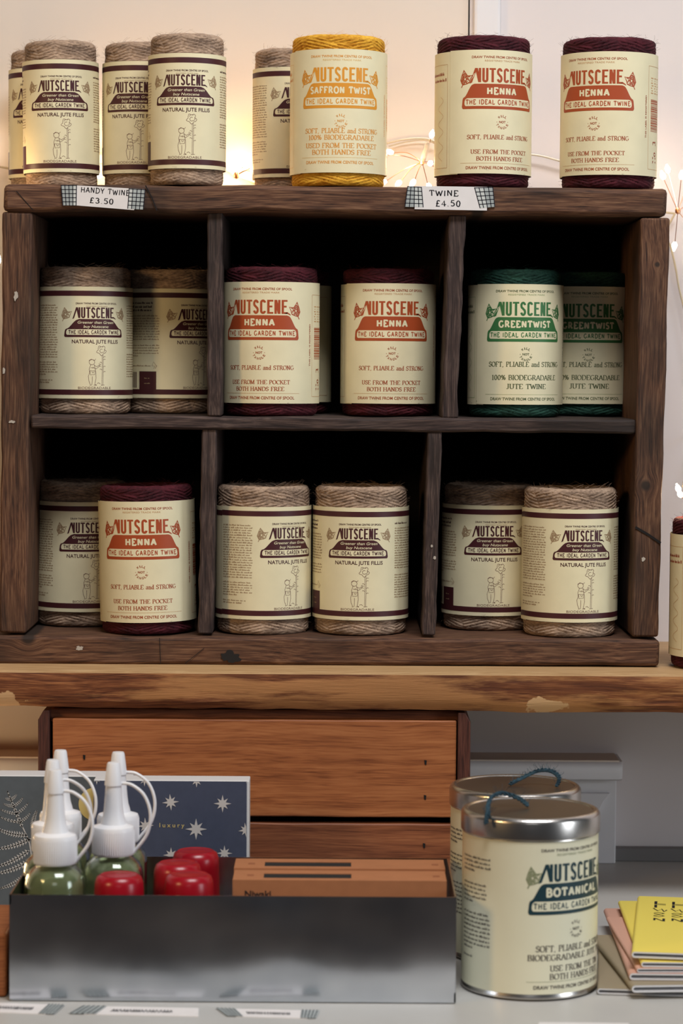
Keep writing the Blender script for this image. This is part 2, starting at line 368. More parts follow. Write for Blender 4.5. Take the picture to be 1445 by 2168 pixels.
def board_obj(name, q, y0, y1, m, parent=None, axis='x', bevel=0.0015, jit=0.0005, n=40, seed=0, mats=None):
    """plank with worn edges: q = front quad (TL, TR, BR, BL) in world (x, z)"""
    b = MB(); ps = []; fs = []
    TL, TR, BR, BL = [Vector(p) for p in q]
    for i in range(n + 1):
        t = i / n
        if axis == 'x': c0 = TL.lerp(TR, t); c1 = BL.lerp(BR, t)
        else: c0 = TL.lerp(BL, t); c1 = TR.lerp(BR, t)
        def j(k): return jit * mnoise.noise(Vector((t * 9 + seed * 3.1, k * 7.3, seed))) * 2 + jit * 0.5 * mnoise.noise(Vector((t * 40 + seed, k * 3.3, seed * 2)))
        d = (c1 - c0).normalized()
        a = c0 + d * j(0); e = c1 + d * j(1); a2 = c0 + d * j(2); e2 = c1 + d * j(3)
        ps += [(a.x, y0 + j(4), a.y), (e.x, y0 + j(5), e.y), (e2.x, y1, e2.y), (a2.x, y1, a2.y)]
    for i in range(n):
        for k in range(4):
            k2 = (k + 1) % 4; fs.append((i * 4 + k, i * 4 + k2, i * 4 + 4 + k2, i * 4 + 4 + k))
    fs.append((0, 1, 2, 3)); fs.append((n * 4 + 3, n * 4 + 2, n * 4 + 1, n * 4))
    b.mesh(ps, fs)
    return b.build(name, m, parent, smooth=30, world=True, bevel=bevel)

# ------------------------------------------------------------------ flat artwork: text and strokes (units: mm in u, v)
_tc = {}
def bfont(sx, bold=0.0, spacing=1.0):
    k = (sx, bold, spacing)
    if k in _tc: return _tc[k]
    c = bpy.data.curves.new('tmp', 'FONT'); c.body = sx; c.size = 1; c.offset = bold; c.space_character = spacing; c.resolution_u = 3
    o = bpy.data.objects.new('tmp', c); COL.objects.link(o); bpy.context.view_layer.update()
    dg = bpy.context.evaluated_depsgraph_get(); e = o.evaluated_get(dg); me = e.to_mesh()
    vs = [(v.co.x, v.co.y) for v in me.vertices]; fs = [tuple(p.vertices) for p in me.polygons]
    e.to_mesh_clear(); bpy.data.objects.remove(o); bpy.data.curves.remove(c)
    _tc[k] = (vs, fs); return vs, fs
def place(vs, u, v, cap, width, base, align='C', rot=0, shear=0.0, slope=0.0):
    x0 = min(p[0] for p in vs); x1 = max(p[0] for p in vs); sy = cap / base
    sx = width / (x1 - x0) if width else sy
    out = []
    for (x, y) in vs:
        X = (x - x0) * sx; W = (x1 - x0) * sx
        X -= {'C': W / 2, 'L': 0, 'R': W}[align]
        Y = y * sy; X += Y * shear; Y += X * slope
        if rot == 90: X, Y = -Y, X
        elif rot == -90: X, Y = Y, -X
        out.append((u + X, v + Y))
    return out
def text(mb, s_, u, v, cap, width=None, bold=0.0, lay=0.1, m=0, align='C', rot=0, shear=0.0, spacing=1.0):
    """v is the baseline"""
    vs, fs = bfont(s_, bold, spacing)
    mb.mesh([(x, y, lay) for x, y in place(vs, u, v, cap, width, 0.69, align, rot, shear)], fs, m)
def arc(cx, cy, rx, ry, a0, a1, n=9):
    return [(cx + rx * math.cos(math.radians(a0 + (a1 - a0) * i / n)), cy + ry * math.sin(math.radians(a0 + (a1 - a0) * i / n))) for i in range(n + 1)]
G = {  # letter: (advance, strokes, serif feet (x, y))
 'A': (.72, [[(0.04, 0), (.36, 1)], [(.36, 1), (.68, 0)], [(.14, .34), (.58, .34)]], [(0.04, 0), (.68, 0)]),
 'B': (.64, [[(.12, 0), (.12, 1)], [(.02, 1), (.3, 1)] + arc(.3, .76, .22, .24, 90, -90) + [(.12, .52)], [(.12, .52), (.32, .52)] + arc(.32, .26, .27, .26, 90, -90) + [(.02, 0)]], []),
 'C': (.68, [arc(.38, .5, .34, .5, 48, 312, 16)], [(.62, .8)]),
 'D': (.74, [[(.12, 0), (.12, 1)], [(.02, 1), (.3, 1)] + arc(.3, .5, .4, .5, 90, -90, 12) + [(.02, 0)]], []),
 'E': (.62, [[(.12, 0), (.12, 1)], [(.02, 1), (.54, 1), (.56, .82)], [(.12, .52), (.42, .52)], [(.02, 0), (.56, 0), (.6, .2)]], []),
 'F': (.58, [[(.12, 0), (.12, 1)], [(.02, 1), (.53, 1), (.55, .82)], [(.12, .52), (.42, .52)]], [(.12, 0)]),
 'G': (.74, [arc(.38, .5, .34, .5, 48, 320, 16), [(.64, .18), (.64, .42)]], [(.64, .42)]),
 'H': (.76, [[(.12, 0), (.12, 1)], [(.64, 0), (.64, 1)], [(.12, .52), (.64, .52)]], [(.12, 0), (.12, 1), (.64, 0), (.64, 1)]),
 'I': (.26, [[(.13, 0), (.13, 1)]], [(.13, 0), (.13, 1)]),
 'J': (.42, [[(.28, 1), (.28, .2)] + arc(.15, .15, .13, .16, 0, -150, 6)], [(.28, 1)]),
 'K': (.74, [[(.12, 0), (.12, 1)], [(.6, 1), (.14, .45)], [(.27, .6), (.68, 0)]], [(.12, 0), (.12, 1), (.6, 1), (.66, 0)]),
 'L': (.6, [[(.12, 0), (.12, 1)], [(.02, 0), (.54, 0), (.58, .2)]], [(.12, 1)]),
 'M': (.9, [[(.1, 0), (.12, 1)], [(.12, 1), (.44, .05)], [(.44, .05), (.76, 1)], [(.77, 0), (.77, 1)]], [(.1, 0), (.08, 1), (.77, 0), (.8, 1)]),
 'N': (.76, [[(.12, 0), (.12, 1)], [(.12, 1), (.62, 0)], [(.62, 0), (.62, 1)]], [(.12, 0), (.08, 1), (.62, 1)]),
 'O': (.76, [arc(.38, .5, .34, .5, 0, 360, 20)], []),
 'P': (.6, [[(.12, 0), (.12, 1)], [(.02, 1), (.3, 1)] + arc(.3, .74, .24, .26, 90, -90) + [(.12, .48)]], [(.12, 0)]),
 'R': (.7, [[(.12, 0), (.12, 1)], [(.02, 1), (.3, 1)] + arc(.3, .74, .23, .26, 90, -90) + [(.12, .48)], [(.32, .48), (.66, 0)]], [(.12, 0), (.66, 0)]),
 'S': (.54, [arc(.27, .76, .2, .24, 30, 270, 10) + arc(.27, .26, .22, .26, 90, -150, 10)], [(.45, .86), (.06, .14)]),
 'T': (.66, [[(.33, 0), (.33, 1)], [(.04, .8), (.06, 1), (.6, 1), (.62, .8)]], [(.33, 0)]),
 'U': (.74, [[(.12, 1), (.12, .3)] + arc(.37, .3, .25, .3, 180, 360, 10) + [(.62, 1)]], [(.12, 1), (.62, 1)]),
 'W': (1.0, [[(.04, 1), (.3, 0)], [(.3, 0), (.5, .85)], [(.5, .85), (.72, 0)], [(.72, 0), (.96, 1)]], [(.05, 1), (.95, 1)]),
 'Y': (.7, [[(.04, 1), (.35, .45)], [(.35, .45), (.66, 1)], [(.35, 0), (.35, .45)]], [(.05, 1), (.65, 1), (.35, 0)]),
 'a': (.5, [[(.1, .5)] + arc(.24, .5, .14, .16, 150, 0, 6) + [(.38, .1), (.46, .02)], arc(.22, .17, .15, .17, 80, 360, 8) + [(.38, .3)]], []),
 'n': (.54, [[(.12, 0), (.12, .64)], [(.12, .5)] + arc(.27, .46, .15, .18, 150, 0, 6) + [(.42, 0)]], [(.12, 0), (.42, 0), (.1, .64)]),
 'd': (.56, [[(.42, 0), (.42, 1)], arc(.26, .31, .18, .32, 60, 320, 10)], [(.42, 0), (.4, 1)]),
 'o': (.5, [arc(.25, .32, .2, .32, 0, 360, 12)], []),
 '1': (.42, [[(.22, 0), (.22, 1)], [(.08, .86), (.22, 1)]], [(.22, 0)]),
 '0': (.56, [arc(.27, .5, .21, .5, 0, 360, 16)], []),
 '3': (.54, [arc(.25, .76, .19, .24, 150, -80, 10), arc(.25, .27, .23, .27, 85, -150, 10)], []),
 '4': (.56, [[(.42, 0), (.34, 1), (.04, .3), (.56, .32)]], []),
 '5': (.56, [[(.5, 1), (.14, .98), (.1, .58)] + arc(.26, .3, .22, .3, 100, -140, 10)], []),
 '%': (.8, [arc(.18, .74, .13, .24, 0, 360, 10), arc(.6, .26, .13, .24, 0, 360, 10), [(.16, 0), (.62, 1)]], []),
 '£': (.6, [arc(.36, .8, .16, .2, 20, 180, 7) + [(.2, .5), (.16, .1), (.04, 0), (.56, 0)], [(.06, .5), (.44, .5)]], []),
 '.': (.26, [[(.1, .02), (.16, .06)]], []), ',': (.26, [[(.14, .06), (.06, -.16)]], []), ' ': (.36, [], [])}
def ribbon(mb, pts, wd, lay=0.1, m=0, nib=None):
    """flat stroke through pts; wd = width, or (thick, thin) for a slanted nib"""
    K = len(pts)
    if K < 2: return
    vs = []; fs = []
    for i in range(K):
        a = Vector(pts[max(i - 1, 0)]); b_ = Vector(pts[min(i + 1, K - 1)])
        t = b_ - a
        if t.length < 1e-9: t = Vector((1, 0))
        t.normalize()
        if isinstance(wd, tuple):
            ang = math.atan2(t.y, t.x) - 0.30; w_ = wd[1] + (wd[0] - wd[1]) * abs(math.sin(ang)) ** 1.5
        else: w_ = wd
        nn = Vector((-t.y, t.x)) * w_ / 2; p = Vector(pts[i])
        vs += [(p.x + nn.x, p.y + nn.y, lay), (p.x - nn.x, p.y - nn.y, lay)]
    for i in range(K - 1): fs.append((2 * i, 2 * i + 1, 2 * i + 3, 2 * i + 2))
    mb.mesh(vs, fs, m)
def stroke_text(mb, s_, u, v, cap, width=None, wd=(.17, .06), serif=.32, lay=0.1, m=0, rot=0, shear=0.0, slope=0.0, align='C', wob=0.0, seed=1, gap=.06):
    tmp = MB(); x = 0; rnd = random.Random(seed)
    for ch in s_:
        adv, st, sf = G.get(ch, G[' '])
        dy = rnd.uniform(-wob, wob)
        for sk in st: ribbon(tmp, [(x + a + rnd.uniform(-wob, wob) * .5, b_ + dy) for a, b_ in sk], wd, 0, 0)
        if serif:
            for (a, b_) in sf:
                tmp.mesh([(x + a - serif / 2, b_ - .035, 0), (x + a + serif / 2, b_ - .035, 0), (x + a + serif / 2, b_ + .035, 0), (x + a - serif / 2, b_ + .035, 0)], [(0, 1, 2, 3)])
        x += adv + gap
    pl = place([(p[0], p[1]) for p in tmp.v], u, v, cap, width, 1.0, align, rot, shear, slope)
    mb.mesh([(a, b_, lay) for a, b_ in pl], tmp.f, m)

def band(mb, u0, u1, v0, v1, lay, m, step=2.0):
    n = max(1, int(abs(u1 - u0) / step)); ps = []; fs = []
    for i in range(n + 1):
        t = u0 + (u1 - u0) * i / n
        a = v0(t) if callable(v0) else v0; b_ = v1(t) if callable(v1) else v1
        ps += [(t, a, lay), (t, b_, lay)]
    for i in range(n): fs.append((2 * i, 2 * i + 2, 2 * i + 3, 2 * i + 1))
    mb.mesh(ps, fs, m)

def nutscene(mb, c, w_, v0, h, lay, m):
    """tall condensed lettering with a flared first leg and a swept last foot; c = centre u, v0 baseline, h height"""
    L_ = 'NUTSCENE'; n = 8; cell = w_ / n; st = cell * 0.33; hb = h * 0.125
    def R(x0, x1, y0, y1): mb.mesh([(x0, y0, lay), (x1, y0, lay), (x1, y1, lay), (x0, y1, lay)], [(0, 1, 2, 3)], m)
    for i, ch in enumerate(L_):
        x = c - w_ / 2 + i * cell + cell * 0.08; g = cell * 0.84; y0 = v0; y1 = v0 + h
        if ch == 'N':
            if i == 0:
                mb.mesh([(x - cell * .75, y0 - h * .10, lay), (x - cell * .40, y0 - h * .02, lay), (x + st * .95, y1, lay), (x, y1, lay)], [(0, 1, 2, 3)], m)
            else: R(x, x + st, y0, y1)
            mb.mesh([(x, y1, lay), (x + st * 1.15, y1, lay), (x + g, y0, lay), (x + g - st * 1.15, y0, lay)], [(0, 3, 2, 1)], m)
            R(x + g - st, x + g, y0, y1)
        elif ch == 'U':
            R(x, x + st, y0 + h * .16, y1); R(x + g - st, x + g, y0 + h * .16, y1)
            ribbon(mb, [(a, b_) for a, b_ in arc(x + g / 2, y0 + h * .17, g / 2 - st / 2, h * .17 - hb / 2, 180, 360, 8)], st * .95, lay, m)
        elif ch == 'T':
            R(x - cell * .02, x + g + cell * .02, y1 - hb, y1); R(x + g / 2 - st / 2, x + g / 2 + st / 2, y0, y1 - hb)
        elif ch == 'S':
            a = arc(x + g / 2, y1 - h * .26, g / 2 - st / 2, h * .26 - hb / 2, 10, 180, 8)
            b_ = arc(x + g / 2, y0 + h * .26, g / 2 - st / 2, h * .26 - hb / 2, 0, -170, 8)
            ribbon(mb, a + [(x + st * .6, y0 + h * .62), (x + g - st * .6, y0 + h * .38)] + b_, st * .95, lay, m)
        elif ch == 'C':
            a = arc(x + g / 2, y1 - h * .2, g / 2 - st / 2, h * .2 - hb / 2, 0, 180, 8); b_ = arc(x + g / 2, y0 + h * .2, g / 2 - st / 2, h * .2 - hb / 2, 180, 360, 8)
            ribbon(mb, a + b_, st * .95, lay, m)
        elif ch == 'E':
            R(x, x + st, y0, y1); R(x + st, x + g, y1 - hb, y1); R(x + st, x + g * .85, y0 + h * .46, y0 + h * .46 + hb)
            R(x + st, x + g, y0, y0 + hb)
            if i == 7: mb.mesh([(x + st, y0, lay), (x + g, y0 + hb, lay), (x + g + cell * .42, y0 - h * .02, lay), (x + g + cell * .5, y0 - h * .12, lay), (x + g, y0, lay)], [(0, 4, 3, 2, 1)], m)

def rose(mb, u, v, sx, sy, lay, m, flip=1):
    def T(ps): return [(u + flip * a * sx, v + b_ * sy) for a, b_ in ps]
    w_ = .045 * sy
    ribbon(mb, T([(.2, .05), (.02, .35), (.15, .7), (.3, 1.0), (.5, .75), (.62, .62), (1.0, .66), (.84, .42), (.78, .2), (.55, .12), (.2, .05), (.1, -.12)]), w_ * 1.3, lay, m)
    for (cx, cy, r) in ((.42, .42, .22), (.42, .42, .12), (.25, .25, .14), (.6, .3, .14), (.35, .65, .13), (.6, .52, .12)):
        ribbon(mb, T(arc(cx, cy, r, r, 0, 330, 10)), w_ * 1.3, lay, m)
    for a in (.12, .2, .28): ribbon(mb, T([(a, .15), (a - .05, .45), (a + .08, .75)]), w_, lay, m)
    ribbon(mb, T([(.62, .62), (.85, .58)]), w_, lay, m); ribbon(mb, T([(.3, 1.), (.34, .7)]), w_, lay, m)

def emblem(mb, hw_top, hw, v_top, v_bot, sv0, sv1, lay=0.10, m_ink=0, m_paper=1):
    """bell shaped banner holding a pale strip"""
    H = v_top - v_bot; sh = v_bot + H * 0.30
    def top(u):
        a = abs(u)
        if a <= hw_top: return v_top - 0.6 * max(0, (a - hw_top + 2) / 2) ** 2 * (1 if a > hw_top - 2 else 0)
        t = (a - hw_top) / (hw - hw_top)
        if t < .82:
            q = t / .82; return v_top - .6 - (v_top - .6 - sh - H * .16) * (q * q * (3 - 2 * q) * .85 + q * .15)
        q = (t - .82) / .18; return sh + H * .16 - (H * .16 + H * .22) * (1 - math.sqrt(max(0, 1 - q * q)))
    def bot(u):
        a = abs(u); r = H * .08
        if a > hw - r: q = (a - hw + r) / r; return v_bot + r * (1 - math.sqrt(max(0, 1 - q * q)))
        return v_bot
    band(mb, -hw, hw, bot, top, lay, m_ink, 0.6)
    e = (v_bot + 0) ; g = sv0 - v_bot; r2 = (sv1 - sv0) * .45
    def s1(u):
        a = abs(u); q = max(0, (a - (hw - g - r2)) / r2); return sv1 - r2 * (1 - math.sqrt(max(0, 1 - min(1, q) ** 2)))
    def s0(u):
        a = abs(u); q = max(0, (a - (hw - g - r2 * .5)) / (r2 * .5)); return sv0 + r2 * .5 * (1 - math.sqrt(max(0, 1 - min(1, q) ** 2)))
    band(mb, -(hw - g), hw - g, s0, s1, lay + .06, m_paper, 0.6)

def para(mb, u0, u1, v1, rows, pitch, lay, m, seed=1, cap=1.1, short=0.0):
    """lines of print too small to read: rows of word-long dashes of uneven letters"""
    rnd = random.Random(seed)
    for i in range(rows):
        v = v1 - i * pitch; x = u0; end = u1 - (short * (u1 - u0) if i == rows - 1 else 0)
        while x < end - 1.2:
            wl = min(rnd.uniform(1.6, 5.2), end - x)
            q = x
            while q < x + wl - .35:
                lw = rnd.uniform(.4, .75); hh = cap * rnd.choice((.62, .62, .62, 1.0))
                mb.mesh([(q, v, lay), (q + lw, v, lay), (q + lw, v + hh, lay), (q, v + hh, lay)], [(0, 1, 2, 3)], m)
                q += lw + .16
            x += wl + .75

def roundel(mb, u, v, r, lay, m, cap):
    def ring(s_, a_mid, step, inward):
        for k, ch in enumerate(s_):
            a = math.radians(a_mid + (k - (len(s_) - 1) / 2) * step)
            vs, fs = bfont(ch, 0.02)
            pl = place(vs, 0, -cap / 2, cap, cap * (.35 if ch == 'I' else .85), .69)
            rot = a - PI / 2 if not inward else a + PI / 2
            mb.mesh([(u + r * math.cos(a) + x * math.cos(rot) - y * math.sin(rot), v + r * math.sin(a) + x * math.sin(rot) + y * math.cos(rot), lay) for x, y in pl], fs, m)
    ring('WILL', 90, -25, False); ring('TANGLE', 270, 25, True)
    text(mb, 'NOT', u, v - cap * .45, cap * .95, cap * 3.1, .03, lay, m)
    for sx in (-1, 1): mb.mesh([(u + sx * r * .98 - .25, v - .25, lay), (u + sx * r * .98 + .25, v - .25, lay), (u + sx * r * .98 + .25, v + .25, lay), (u + sx * r * .98 - .25, v + .25, lay)], [(0, 1, 2, 3)], m)

def gardener(mb, lay, m):
    """thin line drawing: a gardener in an apron trimming a standard rose"""
    T = lambda ps: [((x - 885) * .1607, (810 - y) * .1607) for x, y in ps]
    w_ = .34
    def s_(ps, k=1.0): ribbon(mb, T(ps), w_ * k, lay, m)
    s_(arc(868, 614, 15, 14, 0, 360, 14)); s_([(852, 606), (864, 598), (884, 604), (889, 596)])
    s_([(862, 627), (854, 650), (856, 670), (849, 690), (852, 715), (860, 735)]); s_([(880, 626), (884, 642), (889, 668), (890, 700), (884, 733)])
    s_([(870, 690), (870, 715), (868, 736), (856, 738)]); s_([(884, 733), (894, 736), (893, 738), (878, 737)])
    s_([(880, 630), (894, 638), (911, 628)]); s_([(872, 640), (890, 650), (909, 636)]); s_([(905, 622), (918, 626), (908, 634), (918, 638)])
    s_([(857, 660), (886, 660), (884, 680), (860, 682), (857, 660)]); s_([(862, 642), (876, 646)]); s_([(868, 664), (874, 672), (880, 664)])
    s_([(924, 574), (925, 640), (923, 738)], .9); s_([(930, 574), (931, 640), (929, 738)], .9)
    for y, d in ((588, 1), (602, 1), (618, -1), (640, 1), (655, -1), (668, 1)): s_([(927 + 3 * d, y), (927 + 13 * d, y - 6), (927 + 16 * d, y - 2)], .9)
    s_([(917, 738), (938, 736)]); s_([(896, 728), (905, 724), (914, 731)])
    blob = [(921 + (23 + 4.5 * math.sin(5 * a) + 2 * math.sin(9 * a + 1)) * math.cos(a), 551 + (24 + 4 * math.sin(5 * a)) * math.sin(a)) for a in [2 * PI * i / 44 for i in range(45)]]
    s_(blob); s_(arc(921, 553, 10, 10, 40, 300, 10)); s_([(908, 540), (916, 530), (930, 532)]); s_([(930, 562), (938, 555), (936, 545)])

def wrapper(r, v0, u0, du=0.0003):
    Lc = 2 * PI * r * 1000 + 8
    def tf(u, v, lay):
        if u < u0: u += 2 * PI * r * 1000
        t = (u - u0) / Lc; R = r + du * (1 - t) + lay * 0.001; a = u * 0.001 / r
        return (R * math.sin(a), -R * math.cos(a), v0 + (v - 0.6 * t) * 0.001)
    return tf, Lc

_parts = {}
def spool_meshes(kind, variant, r):
    """mesh data for one kind of twine spool: list of (name, mesh, children, label)"""
    key = (kind, variant, r)
    if key in _parts: return _parts[key]
    nat = kind == 'natural'
    Hh = 0.127; v0 = 0.0135 if nat else 0.0108; lh = 96.4 if nat else 103.4; u0 = -66 if nat else -47
    if r < .035: u0 = -60
    tf, Lc = wrapper(r, v0, u0)
    ink = INK[kind]; fnt = FAINT[kind]; tx = TEXTINK[kind]
    # --- wound twine
    b = MB(); n = 216; rt = r - 0.0022; p = 0.0027; N_ = round(2 * PI * rt * math.tan(math.radians(14)) / p); k = N_ * p / (2 * PI)
    zs = []
    lo = v0 + .003; hi = v0 + lh * .001 - .003
    z = 0.0
    prof = [(0.013, 0.004), (0.016, 0.0012)]
    c = 0.0045
    for i in range(9):
        a = -PI / 2 + (PI / 2) * i / 8; prof.append((rt - c + c * math.cos(a), c + c * math.sin(a)))
    z = c + .0005
    while z < lo: prof.append((rt, z)); z += .0005
    prof += [(rt, lo), (rt, hi)]; z = hi + .0005
    while z < Hh - c: prof.append((rt, z)); z += .0005
    for i in range(9):
        a = (PI / 2) * i / 8; prof.append((rt - c + c * math.cos(a), Hh - c + c * math.sin(a)))
    for q in (0.75, 0.5): prof.append((0.014 + (rt - c - .014) * q, Hh - .0006))
    prof += [(0.014, Hh - .003), (0.0125, Hh - .03), (0.0, Hh - .03)]
    ps = []; fs = []
    sd = hash_(kind + variant) * 1.37
    for (rr, zz) in prof:
        for j in range(n):
            th = 2 * PI * j / n
            def ridge(ph):
                f = ph - math.floor(ph); return math.sqrt(max(0, 1 - (2 * f - 1) ** 2))
            A = ridge((zz - k * th) / p); B = ridge((zz + k * th) / p + .37)
            s_ = math.sin(4 * th + zz * 170 + sd) + 0.7 * math.sin(7 * th - zz * 120 + sd * 2)
            wA = 1 / (1 + math.exp(-7 * s_))
            d = 0.0013 * max(A * wA, B * (1 - wA)) - 0.0009 + .0004 * mnoise.noise(Vector((th * 3, zz * 60, sd)))
            f_ = min(1, max(0, (rr - .02) / .015)); R = max(0.0, rr + d * f_)
            dz = .0007 * mnoise.noise(Vector((math.cos(th) * 3, math.sin(th) * 3, sd + zz * 30))) * (1 if zz > .06 else .0)
            ps.append((R * math.cos(th), R * math.sin(th), max(0, zz + dz)))
    K = len(prof)
    for i in range(K - 1):
        for j in range(n):
            j2 = (j + 1) % n; fs.append((i * n + j, i * n + j2, (i + 1) * n + j2, (i + 1) * n + j))
    b.mesh(ps, fs)
    rnd = random.Random(sd)
    for q in range(420):                                  # stray jute fibres
        th = rnd.uniform(0, 2 * PI); topb = rnd.random() < .72
        zz = rnd.uniform(hi + .002, Hh - .0015) if topb else rnd.uniform(.003, lo)
        rr = rt if zz < Hh - c else rt - c + math.sqrt(max(0, c * c - (zz - Hh + c) ** 2))
        if topb and rnd.random() < .35: zz = Hh - .0004; rr = rnd.uniform(rt * .6, rt - .004)
        e = Vector((math.cos(th), math.sin(th), 0)); t_ = Vector((-math.sin(th), math.cos(th), 0)); p0 = e * (rr - .0006) + Vector((0, 0, zz))
        ln = rnd.uniform(.003, .011); out = rnd.uniform(.1, .55); sg = rnd.choice((-1, 1)); rise = rnd.uniform(-.15, .6) if topb else rnd.uniform(-.2, .3)
        pth = []
        for i in range(4):
            s_ = i / 3; pth.append(p0 + (t_ * sg * s_ + e * out * s_ * (1.2 - .5 * s_) + Vector((0, 0, rise * s_ * (1.3 - s_ * .4)))) * ln)
        b.tube(pth, .00007, 3, cap=False)
    tw = b.data('twine', TW[kind], smooth=60, fix=False)
    # --- paper label
    b = MB(); nseg = 132; ps = []; fs = []
    for i in range(nseg + 1):
        u = u0 + Lc * i / nseg
        t = i / nseg; a = u * .001 / r; R = r + .0003 * (1 - t)
        for (rad, vv) in ((R, 0), (R, lh), (R - .0002, lh), (R - .0002, 0)):
            ps.append((rad * math.sin(a), -rad * math.cos(a), v0 + (vv - .6 * t) * .001))
    for i in range(nseg):
        for q in range(4):
            q2 = (q + 1) % 4; fs.append((i * 4 + q, i * 4 + 4 + q, i * 4 + 4 + q2, i * 4 + q2))
    fs += [(0, 1, 2, 3), (nseg * 4 + 3, nseg * 4 + 2, nseg * 4 + 1, nseg * 4)]
    b.mesh(ps, fs)
    lab = b.data('label', PAPER, smooth=40)
    E_ = MB(tf); T_ = MB(tf); kids = []
    if nat:
        emblem(E_, 15.0, 27.0, 68.6, 53.0, 54.9, 59.7)
        nutscene(E_, 0.6, 34.5, 69.4, 9.2, .1, 0)
        text(E_, 'Greener than Green', 0.8, 64.6, 2.3, 32, .008, .17, 1, shear=.25)
        text(E_, 'buy Nutscene', 1.0, 61.0, 2.3, 22, .008, .17, 1, shear=.25)
        stroke_text(E_, 'THE IDEAL GARDEN TWINE', 0, 55.8, 3.0, 46, wd=.21, serif=0, lay=.2, m=0, gap=.2)
        rose(E_, -29.5, 68.0, 9.5, 10.5, .1, 2, 1); rose(E_, 29.5, 68.0, 9.5, 10.5, .1, 2, -1)
        text(T_, 'DRAW TWINE FROM CENTRE OF SPOOL', 2.0, 81.2, 1.5, 37, .02, .1, 0)
        text(T_, 'REGISTERED TRADE MARK', 2.0, 79.0, 1.0, 19, 0, .1, 1)
        text(T_, 'NATURAL JUTE FILLIS', 1.0, 47.7, 3.1, 42, .016, .1, 0)
        text(T_, 'BIODEGRADABLE', 0, 8.3, 2.0, 29, 0, .1, 2)
        umax = 2 * PI * r * 1000 + u0
        if variant == 'a':
            text(T_, 'USE', -51, 82.5, 1.5, 5, .01, .1, 1, align='R') if False else None
            L0, L1 = -min(64, -u0 - 1), -33.5
            para(T_, L0, L1, 80, 22, 2.12, .1, 1, 3); para(T_, L0, L1, 31, 6, 2.12, .1, 1, 5, short=.4); para(T_, L0, L1 - 4, 15.5, 2, 2.12, .1, 1, 6, short=.2)
            R0, R1 = 34.5, min(64, umax - 2)
            para(T_, R0, R1, 80, 18, 2.12, .1, 1, 8); para(T_, R0, R1, 38, 10, 2.12, .1, 1, 9)
        else:
            L0, L1 = -min(66, -u0 - 1), -36.0
            para(T_, L0, L1 - 6, 83, 1, 2, .1, 0, 11, cap=1.7); para(T_, L0, L1 - 6, 79.5, 2, 3, .1, 0, 12, cap=2.0)
            para(T_, L0, L1, 72, 10, 2.3, .1, 1, 13); para(T_, L0, L1, 46, 5, 2.3, .1, 1, 14, short=.7); para(T_, L0, L1 - 8, 28, 1, 2, .1, 1, 15)
            band(T_, -55.5 if r > .035 else -50, -38.5 if r > .035 else -37, 7.5, 23.5, .1, 3, 2)
            para(T_, -50, -43, 17, 2, 4.5, .16, 1, 16)
            x = -66.0; rnd2 = random.Random(4)
            while x < -58.5 and r > .035: wv = rnd2.choice((.3, .6, .9)); band(T_, x, x + wv, 9, 23, .1, 0, 2); x += wv + rnd2.choice((.3, .6))
            ribbon(T_, [(-41, 26), (-39.5, 28), (-42.5, 28.5), (-41, 32), (-38.6, 28.6), (-37.8, 28.6), (-39.6, 26)], .4, .1, 1)
            R0, R1 = 34.5, min(64, umax - 2)
            para(T_, R0, R1 - 10, 82, 1, 2, .1, 0, 17, cap=1.7); para(T_, R0, R1, 78, 17, 2.12, .1, 1, 18); para(T_, R0, R1, 38, 10, 2.12, .1, 1, 19)
        sm_ = []
        for (a, c_) in ((3.2, 7.7), (88.4, 92.9)):
            S_ = MB(tf); band(S_, u0 + .2, u0 + Lc - 8.2, a, c_, .08, 0, 2); sm_.append(S_.data('stripe', ink, 0, fix=False))
        Gd = MB(tf); gardener(Gd, .1, 0)
        kids = [('emblem', E_.data('emblem', [ink, PAPER, fnt], 0, fix=False), None), ('lettering', T_.data('lettering', [ink, fnt, mid_brown(), INK['natural']], 0, fix=False), None),
                ('stripe', sm_[0], 'dark maroon stripe round the foot of the label'), ('stripe', sm_[1], 'dark maroon stripe round the top of the label'), ('line_drawing', Gd.data('line_drawing', mid_brown(), 0, fix=False), 'thin line drawing of a gardener trimming a rose')]
    else:
        name = {'henna': 'HENNA', 'saffron': 'SAFFRON TWIST', 'green': 'GREENTWIST', 'teal': 'BOTANICAL'}[kind]
        nw = {'henna': 27, 'saffron': 54, 'green': 48, 'teal': 42}[kind]
        label_art(E_, T_, kind, name, nw)
        C = 2 * PI * r * 1000
        # side panels near the seam
        for (a0, a1) in ((51.5, 84), (C - 82, C - 50.5)):
            for seg in ([(a0, 6), (a0, 93)], [(a1, 6), (a1, 93)]): ribbon(T_, seg, .3, .1, 1)
            for vv in (6, 93): band(T_, a0, a1, vv - .15, vv + .15, .1, 1, 2)
        text(T_, 'THIS LABEL IS REGISTERED', 49.0, 50, 1.7, 36, .015, .1, 2, rot=90)
        rnd2 = random.Random(4); x = 38.0
        while x < 65: wv = rnd2.choice((.35, .6, 1.0)); band(T_, 55, 71, x, x + wv, .1, 0, 2); x += wv + rnd2.choice((.35, .6))
        stroke_text(T_, 'No. 3', 66, 20.5, 7.0, 19, rot=90, m=2)
        for q in range(3):
            for i in range(7): band(T_, 55 + q * 6 + (i % 2), 59 + q * 6 - (i % 3), 70 + i * 2.1, 70.8 + i * 2.1, .1, 1, 2)
        para(T_, C - 78, C - 53, 84, 1, 4, .1, 2, 21, cap=2.6); para(T_, C - 74, C - 51.5, 79, 1, 4, .1, 2, 22, cap=2.6)
        sq = [(C - 60 + 4 * math.sin(i * .55), 66 - i * 1.15) for i in range(48)]; ribbon(T_, sq, .3, .1, 1)
